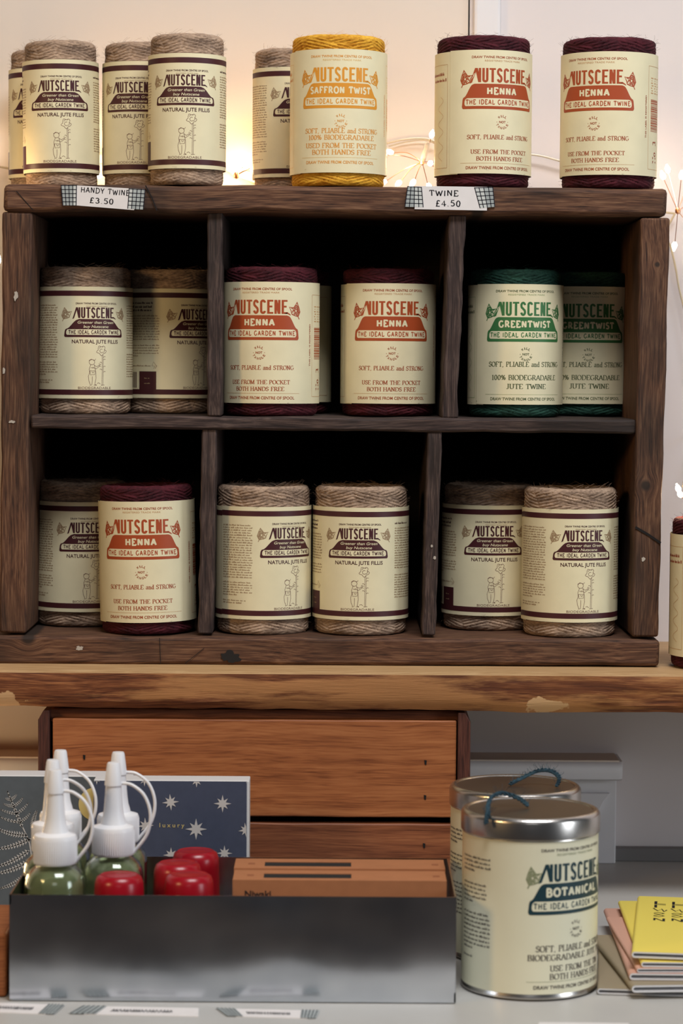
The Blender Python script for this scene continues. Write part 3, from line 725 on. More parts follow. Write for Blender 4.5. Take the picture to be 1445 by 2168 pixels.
        kids = [('emblem', E_.data('emblem', [ink, PAPER, ink], 0, fix=False), None), ('lettering', T_.data('lettering', [ink, fnt, tx], 0, fix=False), None)]
    _parts[key] = (tw, lab, kids)
    return _parts[key]

def hash_(s_):
    return sum(ord(c) * (i + 1) for i, c in enumerate(s_)) % 97
_mb = []
def mid_brown():
    if not _mb: _mb.append(mat('brown_line_ink', rgb(116, 84, 72), 0.55))
    return _mb[0]

def label_art(E_, T_, kind, name, nw, k=1.0):
    emblem(E_, 25.5, 35.0, 75.0, 54.0, 56.4, 63.0)
    nutscene(E_, 0.3, 49.0, 76.3, 11.8, .1, 0)
    stroke_text(E_, name, 0, 66.4, 5.2, nw, wd=.26, serif=0, lay=.17, m=1, gap=.2)
    stroke_text(E_, 'THE IDEAL GARDEN TWINE', 0, 57.9, 3.7, 63, wd=.21, serif=0, lay=.2, m=0, gap=.24)
    rose(E_, -36.5, 73.5, 10.5, 13, .1, 2, 1); rose(E_, 36.5, 73.5, 10.5, 13, .1, 2, -1)
    text(T_, 'DRAW TWINE FROM CENTRE OF SPOOL', 1.0, 96.4, 1.9, 55, .02, .1, 2)
    text(T_, 'REGISTERED TRADE MARK', 1.0, 93.6, 1.4, 33, 0, .1, 1)
    roundel(T_, 0, 43.2, 5.0, .1, 2, 1.9)
    if kind == 'henna':
        stroke_text(T_, 'SOFT, PLIABLE and STRONG', 0, 28.8, 3.5, 61, m=2)
        stroke_text(T_, 'USE FROM THE POCKET', 0, 16.6, 3.3, 54, m=2); stroke_text(T_, 'BOTH HANDS FREE', 0, 10.8, 3.3, 44, m=2)
    elif kind == 'saffron':
        stroke_text(T_, 'SOFT, PLIABLE and STRONG', 1.5, 33.2, 3.9, 68, m=2); stroke_text(T_, '100% BIODEGRADABLE', 1.5, 27.6, 3.9, 60, m=2)
        stroke_text(T_, 'USED FROM THE POCKET', 1.5, 20.8, 3.9, 66, m=2); stroke_text(T_, 'BOTH HANDS FREE', 1.5, 15.2, 3.9, 53, m=2)
    elif kind == 'green':
        stroke_text(T_, 'SOFT, PLIABLE and STRONG', 1.0, 32.6, 4.1, 68, m=2); stroke_text(T_, '100% BIODEGRADABLE', 1.0, 21.2, 4.1, 61, m=2)
        stroke_text(T_, 'JUTE TWINE', 1.5, 13.6, 4.1, 36, m=2)
    else:
        stroke_text(T_, 'SOFT, PLIABLE and STRONG', 4, 29.0, 4.0, 68, m=2); stroke_text(T_, 'BIODEGRADABLE JUTE TWINE', 4, 23.0, 3.8, 78, m=2)
        stroke_text(T_, 'USE FROM THE TIN', 4, 15.6, 3.8, 48, m=2); stroke_text(T_, 'BOTH HANDS FREE', 4, 10.0, 3.8, 48, m=2)
    band(T_, -36, 36, 8.5 if kind != 'saffron' else 12.6, (8.5 if kind != 'saffron' else 12.6) + .22, .1, 1, 2)
    text(T_, 'DRAW TWINE FROM CENTRE OF SPOOL', 0, 3.6 if kind != 'saffron' else 7.5, 2.4, 62, .02, .1, 2)

def spool(kind, variant, r, x, y, z, rot, label, group, tilt=0.0):
    root = empty('twine_spool', (x, y, z), rot, tilt)
    tag(root, label, 'spool of twine', group)
    tw, lab, kids = spool_meshes(kind, variant, r)
    o = bpy.data.objects.new('twine', tw); COL.objects.link(o); o.parent = root
    l = bpy.data.objects.new('label', lab); COL.objects.link(l); l.parent = root; l['label'] = 'cream paper label'
    for nm, me, lb in kids:
        c = bpy.data.objects.new(nm, me); COL.objects.link(c); c.parent = l
        if lb: c['label'] = lb
    return root

# ------------------------------------------------------------------ heights of the surfaces
Z_TOP = P(700, 393, 0).z            # top of the pigeonhole box
Z_MID = P(700, 884, 0).z            # its middle shelf
Z_BOX = P(700, 1350, 0).z           # its bottom board (top face)
Z_SHELF = P(700, 1409, 0).z         # wall shelf
Z_CNT = PZ(500, 2123, 0).z
Z_CNT = P(500, 2123, -0.35).z       # counter
YW = 0.206                          # wall behind

# ------------------------------------------------------------------ the setting
b = MB(); b.box((-1.6, YW, 0), (P(990, 100, YW).x, YW + .1, 2.6), 0); wl = tag(b.build('wall_back', M_WALL, smooth=0), kind='structure')
b = MB(); b.box((P(990, 100, YW).x + .0015, YW - .0005, 0), (1.6, YW + .1, 2.6)); tag(b.build('wall_back_right', M_WALLR, smooth=0), kind='structure')
xa, xb = P(1001, 100, YW).x, P(1058, 100, YW).x
b = MB(); b.box((xa, YW - .009, Z_SHELF), (xb, YW, 2.6)); tag(b.build('trim_1', M_TRIM, smooth=0, bevel=.003), kind='structure')
b = MB(); b.box((-3, -7, -.05), (3, YW + .1, 0)); tag(b.build('floor', M_FLOOR, smooth=0), kind='structure')
# dado ledge along the wall below the shelf, and the panelled pier under it
zl = P(1150, 1595, YW).z; yl = YW - .05; xr = P(1318, 1620, yl).x
zb = P(1150, 1655, yl).z
prof = [(YW, zl), (yl + .004, zl - .0005), (yl + .001, zl - .003), (yl, zl - .006), (yl, zb + .008), (yl + .003, zb + .002), (yl + .008, zb), (YW, zb)]
b = MB(); ps = []; fs = []
for x in (-1.6, xr - .004, xr):
    for (yy, zz) in prof:
        ps.append((x, yy + (.003 if x == xr and yy < YW else 0), zz))
n = len(prof)
for s_ in range(2):
    for i in range(n): fs.append((s_ * n + i, s_ * n + n + i, s_ * n + n + (i + 1) % n, s_ * n + (i + 1) % n))
fs.append(tuple(range(n))); fs.append(tuple(reversed(range(2 * n, 3 * n))))
b.mesh(ps, fs)
tp = MB(); tp.box((-1.6, yl + .004, zl - .001), (xr - .003, YW, zl + .0008))
ld = b.build('trim_2', M_TRIM); tag(ld, kind='structure'); tp.build('trim_top', M_LEDGE, ld, smooth=0)
xp = P(1304, 1720, YW - .03).x; zu = P(1290, 1797, YW - .02).z
b = MB(); b.box((P(960, 1700, YW - .03).x, YW - .028, Z_CNT), (xp, YW, zb))
pier = tag(b.build('trim_3', M_TRIM, smooth=0, bevel=.001), kind='structure')
b = MB(); x0 = P(1222, 1670, YW - .03).x; z0 = P(1222, 1678, YW - .03).z; z1 = P(1222, 1720, YW - .03).z
b.prism([(x0, z0), (xp - .006, z0), (xp - .012, z0 - .008), (x0 + .018, z1 - .002), (x0, z1)], YW - .034, YW - .027)
b.build('bracket', M_TRIM, pier, smooth=0, bevel=.001)

# counter
yb = YW - .005; y_front = -0.455
b = MB(); b.box((-1.2, y_front, Z_CNT - .035), (1.2, YW - .003, Z_CNT))
cnt = b.build('counter', M_COUNTER, smooth=0, bevel=.002); tag(cnt, 'pale grey painted counter top in the foreground', 'counter')
yu = PZ(1350, 1824, Z_CNT).y; b = MB(); b.box((xp - .02, min(yu, YW - .012), Z_CNT), (1.2, YW - .003, Z_CNT + .012)); b.build('upstand', M_UP, cnt, smooth=0, bevel=.001)
b = MB(); b.box((-1.1, y_front + .04, 0.0), (1.1, YW - .03, Z_CNT - .035)); b.build('cabinet_body', M_UP, cnt, smooth=0)

# wall shelf: thick plank with a live front edge
YS = -0.046
b = MB(); ps = []; fs = []; n = 150; x0, x1 = -0.62, 0.62
zs_b = P(700, 1505, YS).z; zs_t = Z_SHELF
for i in range(n + 1):
    x = x0 + (x1 - x0) * i / n; t = x * 9
    lo = zs_b + .0014 * mnoise.noise(Vector((t, 1, 0))) + .0010 * mnoise.noise(Vector((t * 4, 3, 0))) - x * .004
    bul = .0018 * mnoise.noise(Vector((t * .7, 7, 0)))
    row = [(YS + .004 + bul, zs_t), (YS + .0005 + bul, zs_t - .0022)]
    for q in (.2, .4, .6, .8): row.append((YS + bul + .0016 * mnoise.noise(Vector((t * 1.5, q * 5, 2))) + .004 * q * q, zs_t - .0022 + (lo - zs_t + .0022) * q))
    row += [(YS + .008 + bul, lo), (YW, zs_b), (YW, zs_t)]
    ps += [(x, a, c_) for a, c_ in row]
K = 9
for i in range(n):
    for q in range(K):
        q2 = (q + 1) % K; fs.append((i * K + q, i * K + q2, (i + 1) * K + q2, (i + 1) * K + q))
fs.append(tuple(range(K))); fs.append(tuple(reversed(range(n * K, n * K + K))))
b.mesh(ps, fs)
for i, f in enumerate(b.f):
    if i < n * K and i % K in (K - 1, 0): b.m[i] = 1
sh = b.build('wall_shelf', [M_SHELF, M_SHELFTOP], smooth=35); tag(sh, 'thick wooden wall shelf with rough live edge, carrying the pigeonhole box', 'shelf')

# ------------------------------------------------------------------ pigeonhole box
YBK = 0.190
def q4(*pp):
    return [(P(px, py, 0).x, P(px, py, 0).z) for px, py in pp]
bx = empty('pigeonhole_box', (P(700, 1409, 0).x, 0, Z_SHELF)); tag(bx, 'dark old wooden box with six pigeonholes full of twine spools', 'pigeonhole box')
e_ = 0.0003
def fit(q, **kw): return q
tb = q4((8, 389), (1413, 399), (1410, 459), (6, 447))
board_obj('top_board', tb, 0.0, YBK, M_TOP, bx, 'x', .004, .0007, 60, 1)
board_obj('side_board', q4((5, 448), (68, 449), (56, 1341), (-2, 1340)), 0.0015, YBK, M_LEFT, bx, 'z', .002, .0006, 50, 2)
board_obj('side_board', q4((1356, 461), (1418, 461), (1393, 1349), (1336, 1349)), 0.001, YBK, M_RIGHT, bx, 'z', .002, .0006, 50, 3)
board_obj('bottom_board', q4((-22, 1345.5), (1396, 1354), (1394, 1409.5), (-22, 1407.5)), -0.001, YBK, M_RAIL, bx, 'x', .003, .0006, 60, 4)
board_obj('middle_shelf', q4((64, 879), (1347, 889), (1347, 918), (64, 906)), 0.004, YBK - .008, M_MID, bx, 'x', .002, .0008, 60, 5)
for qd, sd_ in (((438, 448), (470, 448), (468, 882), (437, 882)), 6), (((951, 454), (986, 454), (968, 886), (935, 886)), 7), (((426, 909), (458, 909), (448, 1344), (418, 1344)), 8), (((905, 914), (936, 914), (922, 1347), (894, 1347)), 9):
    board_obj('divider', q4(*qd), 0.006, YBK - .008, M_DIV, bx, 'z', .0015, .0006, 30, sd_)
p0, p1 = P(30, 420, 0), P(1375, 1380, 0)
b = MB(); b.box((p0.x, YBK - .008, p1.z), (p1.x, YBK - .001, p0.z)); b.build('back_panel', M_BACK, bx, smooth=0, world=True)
# marks on the old wood
def fleck(px, py, rx, ry, y=-.0004, m=M_PAINTFLECK, sd=1, nm='paint_fleck'):
    rnd = random.Random(sd); c = P(px, py, 0); b = MB(); ps = []
    for i in range(36):
        a = 2 * PI * i / 36; k = .85 + .5 * mnoise.noise(Vector((2 * math.cos(a), 2 * math.sin(a), sd * 1.7))) + rnd.uniform(-.06, .06); ps.append((c.x + rx * .0004 * k * math.cos(a), c.z + ry * .0004 * k * math.sin(a)))
    b.prism(ps, y - .0004, y + .0025); b.build(nm, m, bx, smooth=0, world=True)
fleck(24, 893, 9, 3.5, .0011, sd=2); fleck(8, 785, 3, 8, .0011, sd=3); fleck(33, 626, 5, 12, .0011, sd=9); fleck(1361, 1184, 4.5, 5, .0006, sd=5); fleck(914, 1157, 3, 3.5, .0056, sd=6); fleck(920, 1182, 3.5, 4, .0056, sd=7)
fleck(168, 1372, 9, 5, -.0014, sd=8); fleck(489, 1391, 24, 14, -.0014, m=mat('black_stain', rgb(22, 20, 20), .7), sd=12, nm='stain')
def cut(pts, wpx, y):
    b = MB(); tmp = MB(); ribbon(tmp, [(P(*q, 0).x, P(*q, 0).z) for q in pts], wpx * .0004, 0, 0)
    b.mesh([(v[0], y, v[1]) for v in tmp.v] , tmp.f); b.build('saw_cut', M_CRACK, bx, smooth=0, world=True, fix=False)
cut([(1344, 1116), (1370, 1131), (1398, 1150)], 5, .0002); cut([(308, 393), (322, 420), (332, 446)], 2.5, -.0009); cut([(35, 405), (70, 445)], 1.6, -.0009); cut([(392, 1404), (432, 1372)], 1.2, -.0018); cut([(338, 1350), (340, 1404)], 1.4, -.0018)

# ------------------------------------------------------------------ twine spools
RS, RH = 0.0415, 0.033
def add(kind, variant, r, px, y, z, rot, label, group, tilt=0.0, pym=None):
    py = {Z_TOP: 235, Z_MID: 730, Z_BOX: 1190, Z_SHELF: 1250}[z] if pym is None else pym
    x = P(px, py, y).x
    return spool(kind, variant, r, x, y, z + .0006, math.radians(rot), label, group, math.radians(tilt))
g1 = 'twine spools standing on top of the pigeonhole box'; g2 = 'twine spools in the upper pigeonholes'; g3 = 'twine spools in the lower pigeonholes'
add('natural', 'b', RH, 131, .088, Z_TOP, 3.6, 'slim natural jute spool standing left of the handwritten handy twine tag', g1, -.6)
add('natural', 'b', RH, 97, .1545, Z_TOP, -7, 'slim natural jute spool at the far left, mostly hidden behind its neighbour', g1)
add('natural', 'b', RH, 297, .097, Z_TOP, -7, 'slim natural jute spool with shaded label, second row, above the handy twine tag', g1)
add('natural', 'b', RH, 396, .036, Z_TOP, 0, 'slim natural jute spool fully in view, right of the handy twine tag', g1)
add('natural', 'a', RH, 613, .135, Z_TOP, 22, 'slim natural jute spool half hidden behind the yellow saffron spool', g1)
add('saffron', '', RS, 716, .045, Z_TOP, 3, 'bright yellow saffron twine spool with pale orange printed label', g1)
add('henna', '', RS, 1022, .045, Z_TOP, 20, 'dark red henna spool on the box top, above the four fifty twine tag', g1)
add('henna', '', RS, 1288, .050, Z_TOP, -23.5, 'dark red henna spool with visible barcode at the right end of box top', g1)
add('natural', 'a', RS, 180, .085, Z_MID, 17.5, 'natural jute spool at the front of the upper left pigeonhole', g2)
add('natural', 'b', RS, 360, .135, Z_MID, 40, 'natural jute spool with dark square on label, behind in the upper left pigeonhole', g2)
add('henna', '', RS, 574, .056, Z_MID, -13, 'henna twine spool left in the upper middle pigeonhole, barcode at its right', g2)
add('henna', '', RS, 603, .1395, Z_MID, -50, 'henna twine spool in deep shade, hidden behind two others in the upper middle pigeonhole', g2)
add('henna', '', RS, 821, .080, Z_MID, 4, 'henna twine spool on the right in the upper middle pigeonhole', g2)
add('green', '', RS, 1090, .078, Z_MID, 9, 'dark green twine spool in front in the upper right pigeonhole', g2)
add('green', '', RS, 1236, .1375, Z_MID, 0, 'dark green twine spool partly covered at the back of upper right pigeonhole', g2)
add('natural', 'a', RS, 173, .107, Z_BOX, 15, 'natural jute spool half hidden behind a red one in the lower left pigeonhole', g3)
add('henna', '', RS, 315, .044, Z_BOX, -3, 'henna twine spool in the lower left pigeonhole, the only red one below', g3, -1.2)
add('natural', 'a', RS, 557, .050, Z_BOX, 35, 'natural jute spool with label turned right, left in the lower middle pigeonhole', g3)
add('natural', 'b', RS, 763, .050, Z_BOX, -4, 'natural jute spool facing forward on the right of the lower middle pigeonhole', g3)
add('natural', 'b', RS, 1034, .095, Z_BOX, 3, 'natural jute spool in shade at the back of the lower right pigeonhole', g3)
add('natural', 'a', RS, 1205, .043, Z_BOX, 12, 'natural jute spool at the front of the lower right pigeonhole', g3)
add('henna', '', RS, 1520, .010, Z_SHELF, 15, 'henna twine spool cut off by the frame, standing on the shelf right of the box', 'twine spool beside the box')

# ------------------------------------------------------------------ handwritten price tags taped to the box
def mm_frame(c0, ux, uz, y):
    """u, v in mm along the tag, lay in mm towards the viewer"""
    def tf(u, v, lay): return (c0.x + (ux[0] * u + uz[0] * v) * .001, y - lay * .001, c0.z + (ux[1] * u + uz[1] * v) * .001)
    return tf
def price_tag(quad, lines, tapes, label, y=-.0012):
    TL, TR, BR, BL = [P(px, py, 0) for px, py in quad]
    c0 = BL; root = empty('price_tag', (c0.x, y, c0.z)); tag(root, label, 'price tag', 'handwritten price tags taped to the box')
    ux = Vector((BR.x - BL.x, BR.z - BL.z)).normalized(); uz = Vector((-ux.y, ux.x))
    tf = mm_frame(c0, ux, uz, y); W = (BR - BL).length * 1000; Hh = (TL - BL).length * 1000
    def loc(px, py):
        p = P(px, py, 0); d = Vector((p.x - c0.x, p.z - c0.z)) * 1000; return d.dot(ux), d.dot(uz)
    b = MB(tf); q = [loc(*p) for p in quad]
    b.mesh([(u, v, .3) for u, v in q] + [(u, v, 0) for u, v in q], [(0, 3, 2, 1), (4, 5, 6, 7), (0, 1, 5, 4), (1, 2, 6, 5), (2, 3, 7, 6), (3, 0, 4, 7)])
    pp = b.build('paper', WHITEPAPER, root, smooth=0, world=True)
    t_ = MB(tf)
    for (s_, px, py, cap, wd_, slope) in lines:
        u, v = loc(px, py); stroke_text(t_, s_, u, v, cap, wd_, wd=.16, serif=0, lay=.36, wob=.05, seed=len(s_) + 3, slope=slope, gap=.16)
    t_.build('handwriting', BLACKINK, pp, smooth=0, world=True, fix=False)
    for (tq, greys) in tapes:
        b = MB(tf); q = [loc(*p) for p in tq]
        b.mesh([(u, v, .42) for u, v in q] + [(u, v, 0.0) for u, v in q], [(0, 3, 2, 1), (4, 5, 6, 7), (0, 1, 5, 4), (1, 2, 6, 5), (2, 3, 7, 6), (3, 0, 4, 7)], 0)
        def bil(s_, t__):
            a = Vector(q[0]).lerp(Vector(q[1]), s_); c_ = Vector(q[3]).lerp(Vector(q[2]), s_); return a.lerp(c_, t__)
        nc, nr = 4, 5
        for i in range(nc + 1): ribbon(b, [tuple(bil(max(.02, min(.98, i / nc)), t__)) for t__ in (0, .5, 1)], .72, .46, 1)
        for i in range(nr): ribbon(b, [tuple(bil(t__, (i + .12) / nr)) for t__ in (0, .5, 1)], .72, .46, 1)
        for i in greys:
            for j in range(nr):
                ps = [bil((i + d) / nc, (j + .12 + e) / nr if j + .12 + e < nr else 1) for d, e in ((.08, .08), (.92, .08), (.92, .92), (.08, .92))]
                b.mesh([(p.x, p.y, .44) for p in ps], [(0, 3, 2, 1)], 2)
        b.build('tape', [mat('pale_tape', (.56, .58, .55), .4), mat('black_tape_lines', (.02, .02, .03), .4), TAPEGREY], root, smooth=0, world=True)['label'] = 'black and white gingham tape'
price_tag([(150, 392), (292, 400), (284, 445), (148, 434)], [('HANDY TWINE', 223, 411, 4.3, 41, -.0), ('£3.50', 215, 431, 4.3, 20, -.0)],
          [([(129, 392), (163, 392), (162, 435), (133, 435)], (0, 1, 2)), ([(273, 399), (308, 401), (304, 444), (270, 442)], (1, 2, 3))], 'white paper tag reading HANDY TWINE £3.50 taped at the left of box top')
price_tag([(880, 394), (1030, 396), (1030, 446), (877, 443)], [('TWINE', 939, 415, 4.6, 25, 0), ('£4.50', 948, 437, 4.8, 21, 0)],
          [([(862, 394), (892, 396), (896, 439), (856, 438)], (0, 1)), ([(1003, 397), (1043, 396), (1047, 438), (1015, 441)], (2, 3))], 'white paper tag reading TWINE £4.50 taped right of centre on box top')

# ------------------------------------------------------------------ string of fairy lights behind the box
fl = empty('fairy_lights', (P(893, 345, .13).x, .13, Z_TOP)); tag(fl, 'string of warm copper wire fairy lights on clear cable behind the spools', 'fairy lights')
def smooth_path(ps, n=8):
    out = []; K = len(ps)
    for i in range(K - 1):
        p0_, p1_, p2_, p3_ = ps[max(i - 1, 0)], ps[i], ps[i + 1], ps[min(i + 2, K - 1)]
        for j in range(n):
            t = j / n
            out.append(tuple(.5 * ((2 * p1_[d]) + (-p0_[d] + p2_[d]) * t + (2 * p0_[d] - 5 * p1_[d] + 4 * p2_[d] - p3_[d]) * t * t + (-p0_[d] + 3 * p1_[d] - 3 * p2_[d] + p3_[d]) * t ** 3) for d in range(3)))
    out.append(tuple(ps[-1])); return out
YF = .197
cb = MB()
pts = [P(-60, 340, YF), P(70, 360, YF), P(207, 325, YF), P(330, 342, YF + .003), P(420, 320, YF + .003), P(480, 360, YF), P(520, 380, YF), P(560, 386, YF), P(680, 340, YF), P(815, 304, YF), P(858, 295, YF), P(895, 293, YF), P(925, 300, YF), P(1030, 330, YF + .003), P(1123, 327, YF), P(1190, 342, YF), P(1300, 372, YF), P(1385, 440, YF + .004), P(1428, 452, YF)]
cb.tube(smooth_path(pts, 10), .0010, 7)
cb.tube(smooth_path([P(1428, 452, YF), P(1405, 500, YF + .004), P(1418, 520, YF + .003), P(1430, 570, YF), P(1437, 610, YF), P(1455, 690, YF), P(1470, 800, YF), P(1462, 930, YF), P(1445, 1030, .06)], 10), .0010, 7)
cb.tube(smooth_path([P(822, 310, YF + .006), P(862, 300, YF + .006), P(900, 297, YF + .005), P(930, 308, YF)], 8), .0007, 6)
cb.build('cable', M_CABLE, fl, world=True)
def bulb_at(p, d, parent, L_=.0085, r=.0024):
    b = MB(); d = Vector(d).normalized(); q = d.to_track_quat('Z', 'Y').to_matrix()
    b2 = MB(); b2.lathe([(0, 0), (r * .55, .0003), (r * .95, L_ * .28), (r, L_ * .42), (r * .8, L_ * .65), (r * .42, L_ * .85), (r * .3, L_ * .97), (0, L_)], 12)
    b.mesh([tuple(Vector(p) + q @ Vector(v)) for v in b2.v], b2.f)
    o = b.build('bulb', M_BULB, parent, world=False); o['label'] = 'small glowing bulb'
    return o
def burst(hub, ends, y, conn=None):
    """hub pixel, list of (bulb pixel, depth, bend) : copper wires each ending in a bulb"""
    h = P(*hub, y)
    hb = MB(); hb.lathe([(0, -.003), (.0022, -.002), (.0026, .001), (.0016, .003), (0, .003)], 12)
    hb.v = [(v[0] + h.x, v[1] + h.y, v[2] + h.z) for v in hb.v]
    if conn:
        c_ = P(*conn, y); hb.tube([h, h.lerp(c_, .5), c_], lambda t: .0030 - .0012 * abs(t - .4), 10, 1)
    ho = hb.build('hub', [M_COPPER, M_CLEAR], fl, world=True); off = Vector(fl.location)
    for (e, dy, bend) in ends:
        p = P(*e, y + dy); mid = h.lerp(p, .5) + Vector((0, 0, bend)); pp = smooth_path([h - off, mid - off, p - off], 8)
        wb = MB(); wb.tube(pp, .00035, 5); wb.build('wire', M_COPPER, ho)
        bulb_at(p - off, (p - mid) + Vector((0, 0, .004)), ho)
burst((893, 343), [((832, 324), .01, .004), ((818, 328), .02, .002), ((818, 383), -.01, .002), ((848, 384), .025, .003), ((878, 380), .0, .001), ((905, 389), .01, 0), ((912, 292), .015, -.002), ((908, 348), -.02, .0), ((934, 352), 0, .002), ((940, 370), .01, .002)], .13, conn=(905, 302))
burst((1434, 447), [((1405, 380), 0, 0), ((1414, 366), .015, .001), ((1441, 380), -.01, 0), ((1428, 512), 0, -.001), ((1462, 372), .01, 0), ((1474, 430), 0, .002), ((1470, 490), .01, 0)], .15)
burst((1452, 1066), [((1438, 1043), 0, .001), ((1441, 1052), -.01, .001), ((1468, 1040), .01, 0)], .03)
burst((-14, 590), [((-5, 560), .0, 0), ((-22, 530), .01, 0), ((-20, 640), 0, 0)], .12)
burst((250, 352), [((215, 372), .01, 0), ((240, 340), .015, .002), ((190, 350), 0, .002), ((300, 360), .01, 0), ((250, 320), .02, 0)], .160)
burst((500, 372), [((515, 352), .01, 0), ((530, 362), .0, .002), ((560, 350), .01, .002)], .168)
burst((-16, 372), [((-40, 350), 0, 0), ((-30, 330), .005, .002), ((-24, 300), 0, .002)], .192)
burst((1330, 360), [((1300, 372), .01, 0), ((1320, 340), .01, .002), ((1350, 366), .0, .002)], .150)
PW = 0.42
for (px, py, yy, e_w) in ((250, 345, .178, .55), (60, 350, .17, .55), (500, 360, .18, .50), (640, 350, .18, .22), (878, 345, .12, .30), (1425, 400, .08, .14), (-24, 580, .08, .16), (1330, 365, .16, .10), (1445, 1045, .02, .45), (-30, 350, .06, .22)):
    point('fairy_glow', tuple(P(px, py, yy)), e_w * PW, WARM, .006)
point('fairy_glow', (-0.40, .0, Z_CNT + .07), .65, WARM, .02)

# ------------------------------------------------------------------ pine crate under the shelf
YC = -0.036
cr = empty('pine_crate', (P(540, 1820, YC).x, YC, Z_CNT)); tag(cr, 'orange pine slatted crate standing on the counter under the shelf', 'crate')
def q4y(y, *pp): return [(P(px, py, y).x, P(px, py, y).z) for px, py in pp]
board_obj('slat', q4y(YC, (111, 1521), (966, 1526), (964, 1731), (111, 1727)), YC, YC + .011, M_PINE, cr, 'x', .0012, .0003, 30, 11)
zlow = Z_CNT + .003
q = q4y(YC, (111, 1740), (964, 1745), (963, 1900), (111, 1900)); q[2] = (q[2][0], zlow); q[3] = (q[3][0], zlow)
board_obj('slat', q, YC, YC + .011, M_PINE2, cr, 'x', .0012, .0003, 30, 12)
zt = zs_b - .0022
q = q4y(YC + .03, (88, 1500), (995, 1500), (995, 1540), (88, 1540)); q[0] = (q[0][0], zt); q[1] = (q[1][0], zt)
board_obj('back_board', [(q[0][0], zt), (q[1][0], zt), (q[1][0], Z_CNT + .004), (q[0][0], Z_CNT + .004)], YC + .10, YC + .11, M_PINE_DK, cr, 'x', .001, .0003, 20, 13)
board_obj('top_rail', [(q[0][0] + .008, zt), (q[1][0] - .008, zt), (q[1][0] - .008, zt - .012), (q[0][0] + .008, zt - .012)], YC + .012, YC + .03, M_PINE2, cr, 'x', .001, .0003, 20, 14)
for xa_, xb_, ch in ((P(81, 1600, YC).x, P(105, 1600, YC).x, -1), (P(968, 1600, YC).x, P(995, 1600, YC).x, 1)):
    b = MB(); c5 = .0045; z0 = Z_CNT + .0005
    poly = [(xa_, z0), (xb_, z0), (xb_, zt), (xa_ + c5, zt), (xa_, zt - .008)] if ch < 0 else [(xa_, z0), (xb_, z0), (xb_, zt - .008), (xb_ - c5, zt), (xa_, zt)]
    b.prism(poly, YC - .002, YC + .112); b.build('side_board', M_PINE_DK, cr, smooth=0, world=True, bevel=.0008)
for px, py in ((178, 1603), (900, 1614), (899, 1688), (897, 1790), (180, 1685)):
    c_ = P(px, py, YC); b = MB(); b.prism([(c_.x - .0009, c_.z + .002), (c_.x + .0011, c_.z + .0016), (c_.x + .0008, c_.z - .0022), (c_.x - .0006, c_.z - .0016)], YC - .0006, YC + .003); b.build('nail_hole', M_CRACK, cr, smooth=0, world=True)

# ------------------------------------------------------------------ two boxed card packs standing behind the tray
def pts_xz(y, pp): return [(P(a, c_, y).x, P(a, c_, y).z) for a, c_ in pp]
YFERN = -.098
x0, x1 = P(-60, 1700, YFERN).x, P(281, 1700, YFERN).x; z1 = P(100, 1642, YFERN).z
fp = empty('card_pack', (x0, YFERN, Z_CNT)); tag(fp, 'slate card box with pale fern print and gold moon, left behind the bottles', 'boxed cards', 'boxed card packs behind the tray')
b = MB(); b.box((x0, YFERN, Z_CNT + .0005), (x1, YFERN + .026, z1)); b.build('box', M_CARDW, fp, smooth=0, world=True, bevel=.0008)
b = MB(); b.box((x0 + .0005, YFERN - .0008, Z_CNT + .006), (x1 - .0005, YFERN, z1 - .0008)); fc = b.build('front_cover', M_SLATE, fp, smooth=0, world=True)
b = MB(); c_ = P(202, 1702, YFERN); yy = YFERN - .0011
b.mesh([(c_.x + 36 * .00038 * math.cos(2 * PI * i / 40), yy, c_.z + 36 * .00038 * math.sin(2 * PI * i / 40)) for i in range(40)], [tuple(range(40))]); b.build('moon', M_MOON, fc, smooth=0, world=True, fix=False)
fr = MB(lambda u, v, lay: (u, yy, v))
def feather(root_px, tip_px, n, w_, bend=0.0, wst=.0007):
    a, t = P(*root_px, YFERN), P(*tip_px, YFERN); A, T = Vector((a.x, a.z)), Vector((t.x, t.z)); ax = T - A; ln = ax.length; ax.normalize(); pr = Vector((-ax.y, ax.x))
    pt = lambda q: A.lerp(T, q) + pr * bend * ln * math.sin(PI * q)
    ribbon(fr, [tuple(pt(i / 8)) for i in range(9)], wst, 0, 0)
    for i in range(n):
        q = (i + .6) / n; bb = pt(q); l3 = w_ * (1 - .75 * q ** 1.4) * (.75 + .25 * min(1, q * 4)); hw_ = ln / n * .36
        for s3 in (-1, 1):
            tp_ = bb + (pr * s3 + ax * .55).normalized() * l3; md = bb.lerp(tp_, .5) + ax * hw_ * .5
            fr.mesh([(bb.x - ax.x * hw_, bb.y - ax.y * hw_, 0), (bb.x + ax.x * hw_, bb.y + ax.y * hw_, 0), (md.x + ax.x * hw_ * .6, md.y + ax.y * hw_ * .6, 0), (tp_.x, tp_.y, 0), (md.x - ax.x * hw_, md.y - ax.y * hw_, 0)], [(0, 1, 2, 3, 4)], 0)
k3 = .00038
for stem in (((48, 1752), (16, 1674)),):
    (rx, ry), (tx_, ty_) = stem
    feather(stem[0], stem[1], 12, 6 * k3, 0, .0009)
    for q, L_, R_ in ((.15, 44, 22), (.38, 34, 24), (.58, 22, 20), (.76, 12, 12)):
        px_, py_ = rx + (tx_ - rx) * q, ry + (ty_ - ry) * q
        feather((px_, py_), (px_ - L_, py_ - L_ * .28), 7, 5.5 * k3, .05); feather((px_, py_), (px_ + R_, py_ - R_ * .95), 7, 5.5 * k3, -.05)
for r_, t_ in (((58, 1768), (-10, 1752)), ((66, 1775), (-14, 1797)), ((62, 1800), (-14, 1836)), ((64, 1822), (-16, 1850)), ((60, 1850), (2, 1880)), ((70, 1760), (78, 1716)), ((90, 1800), (96, 1742))):
    feather(r_, t_, 13, 10 * k3, .06, .001)
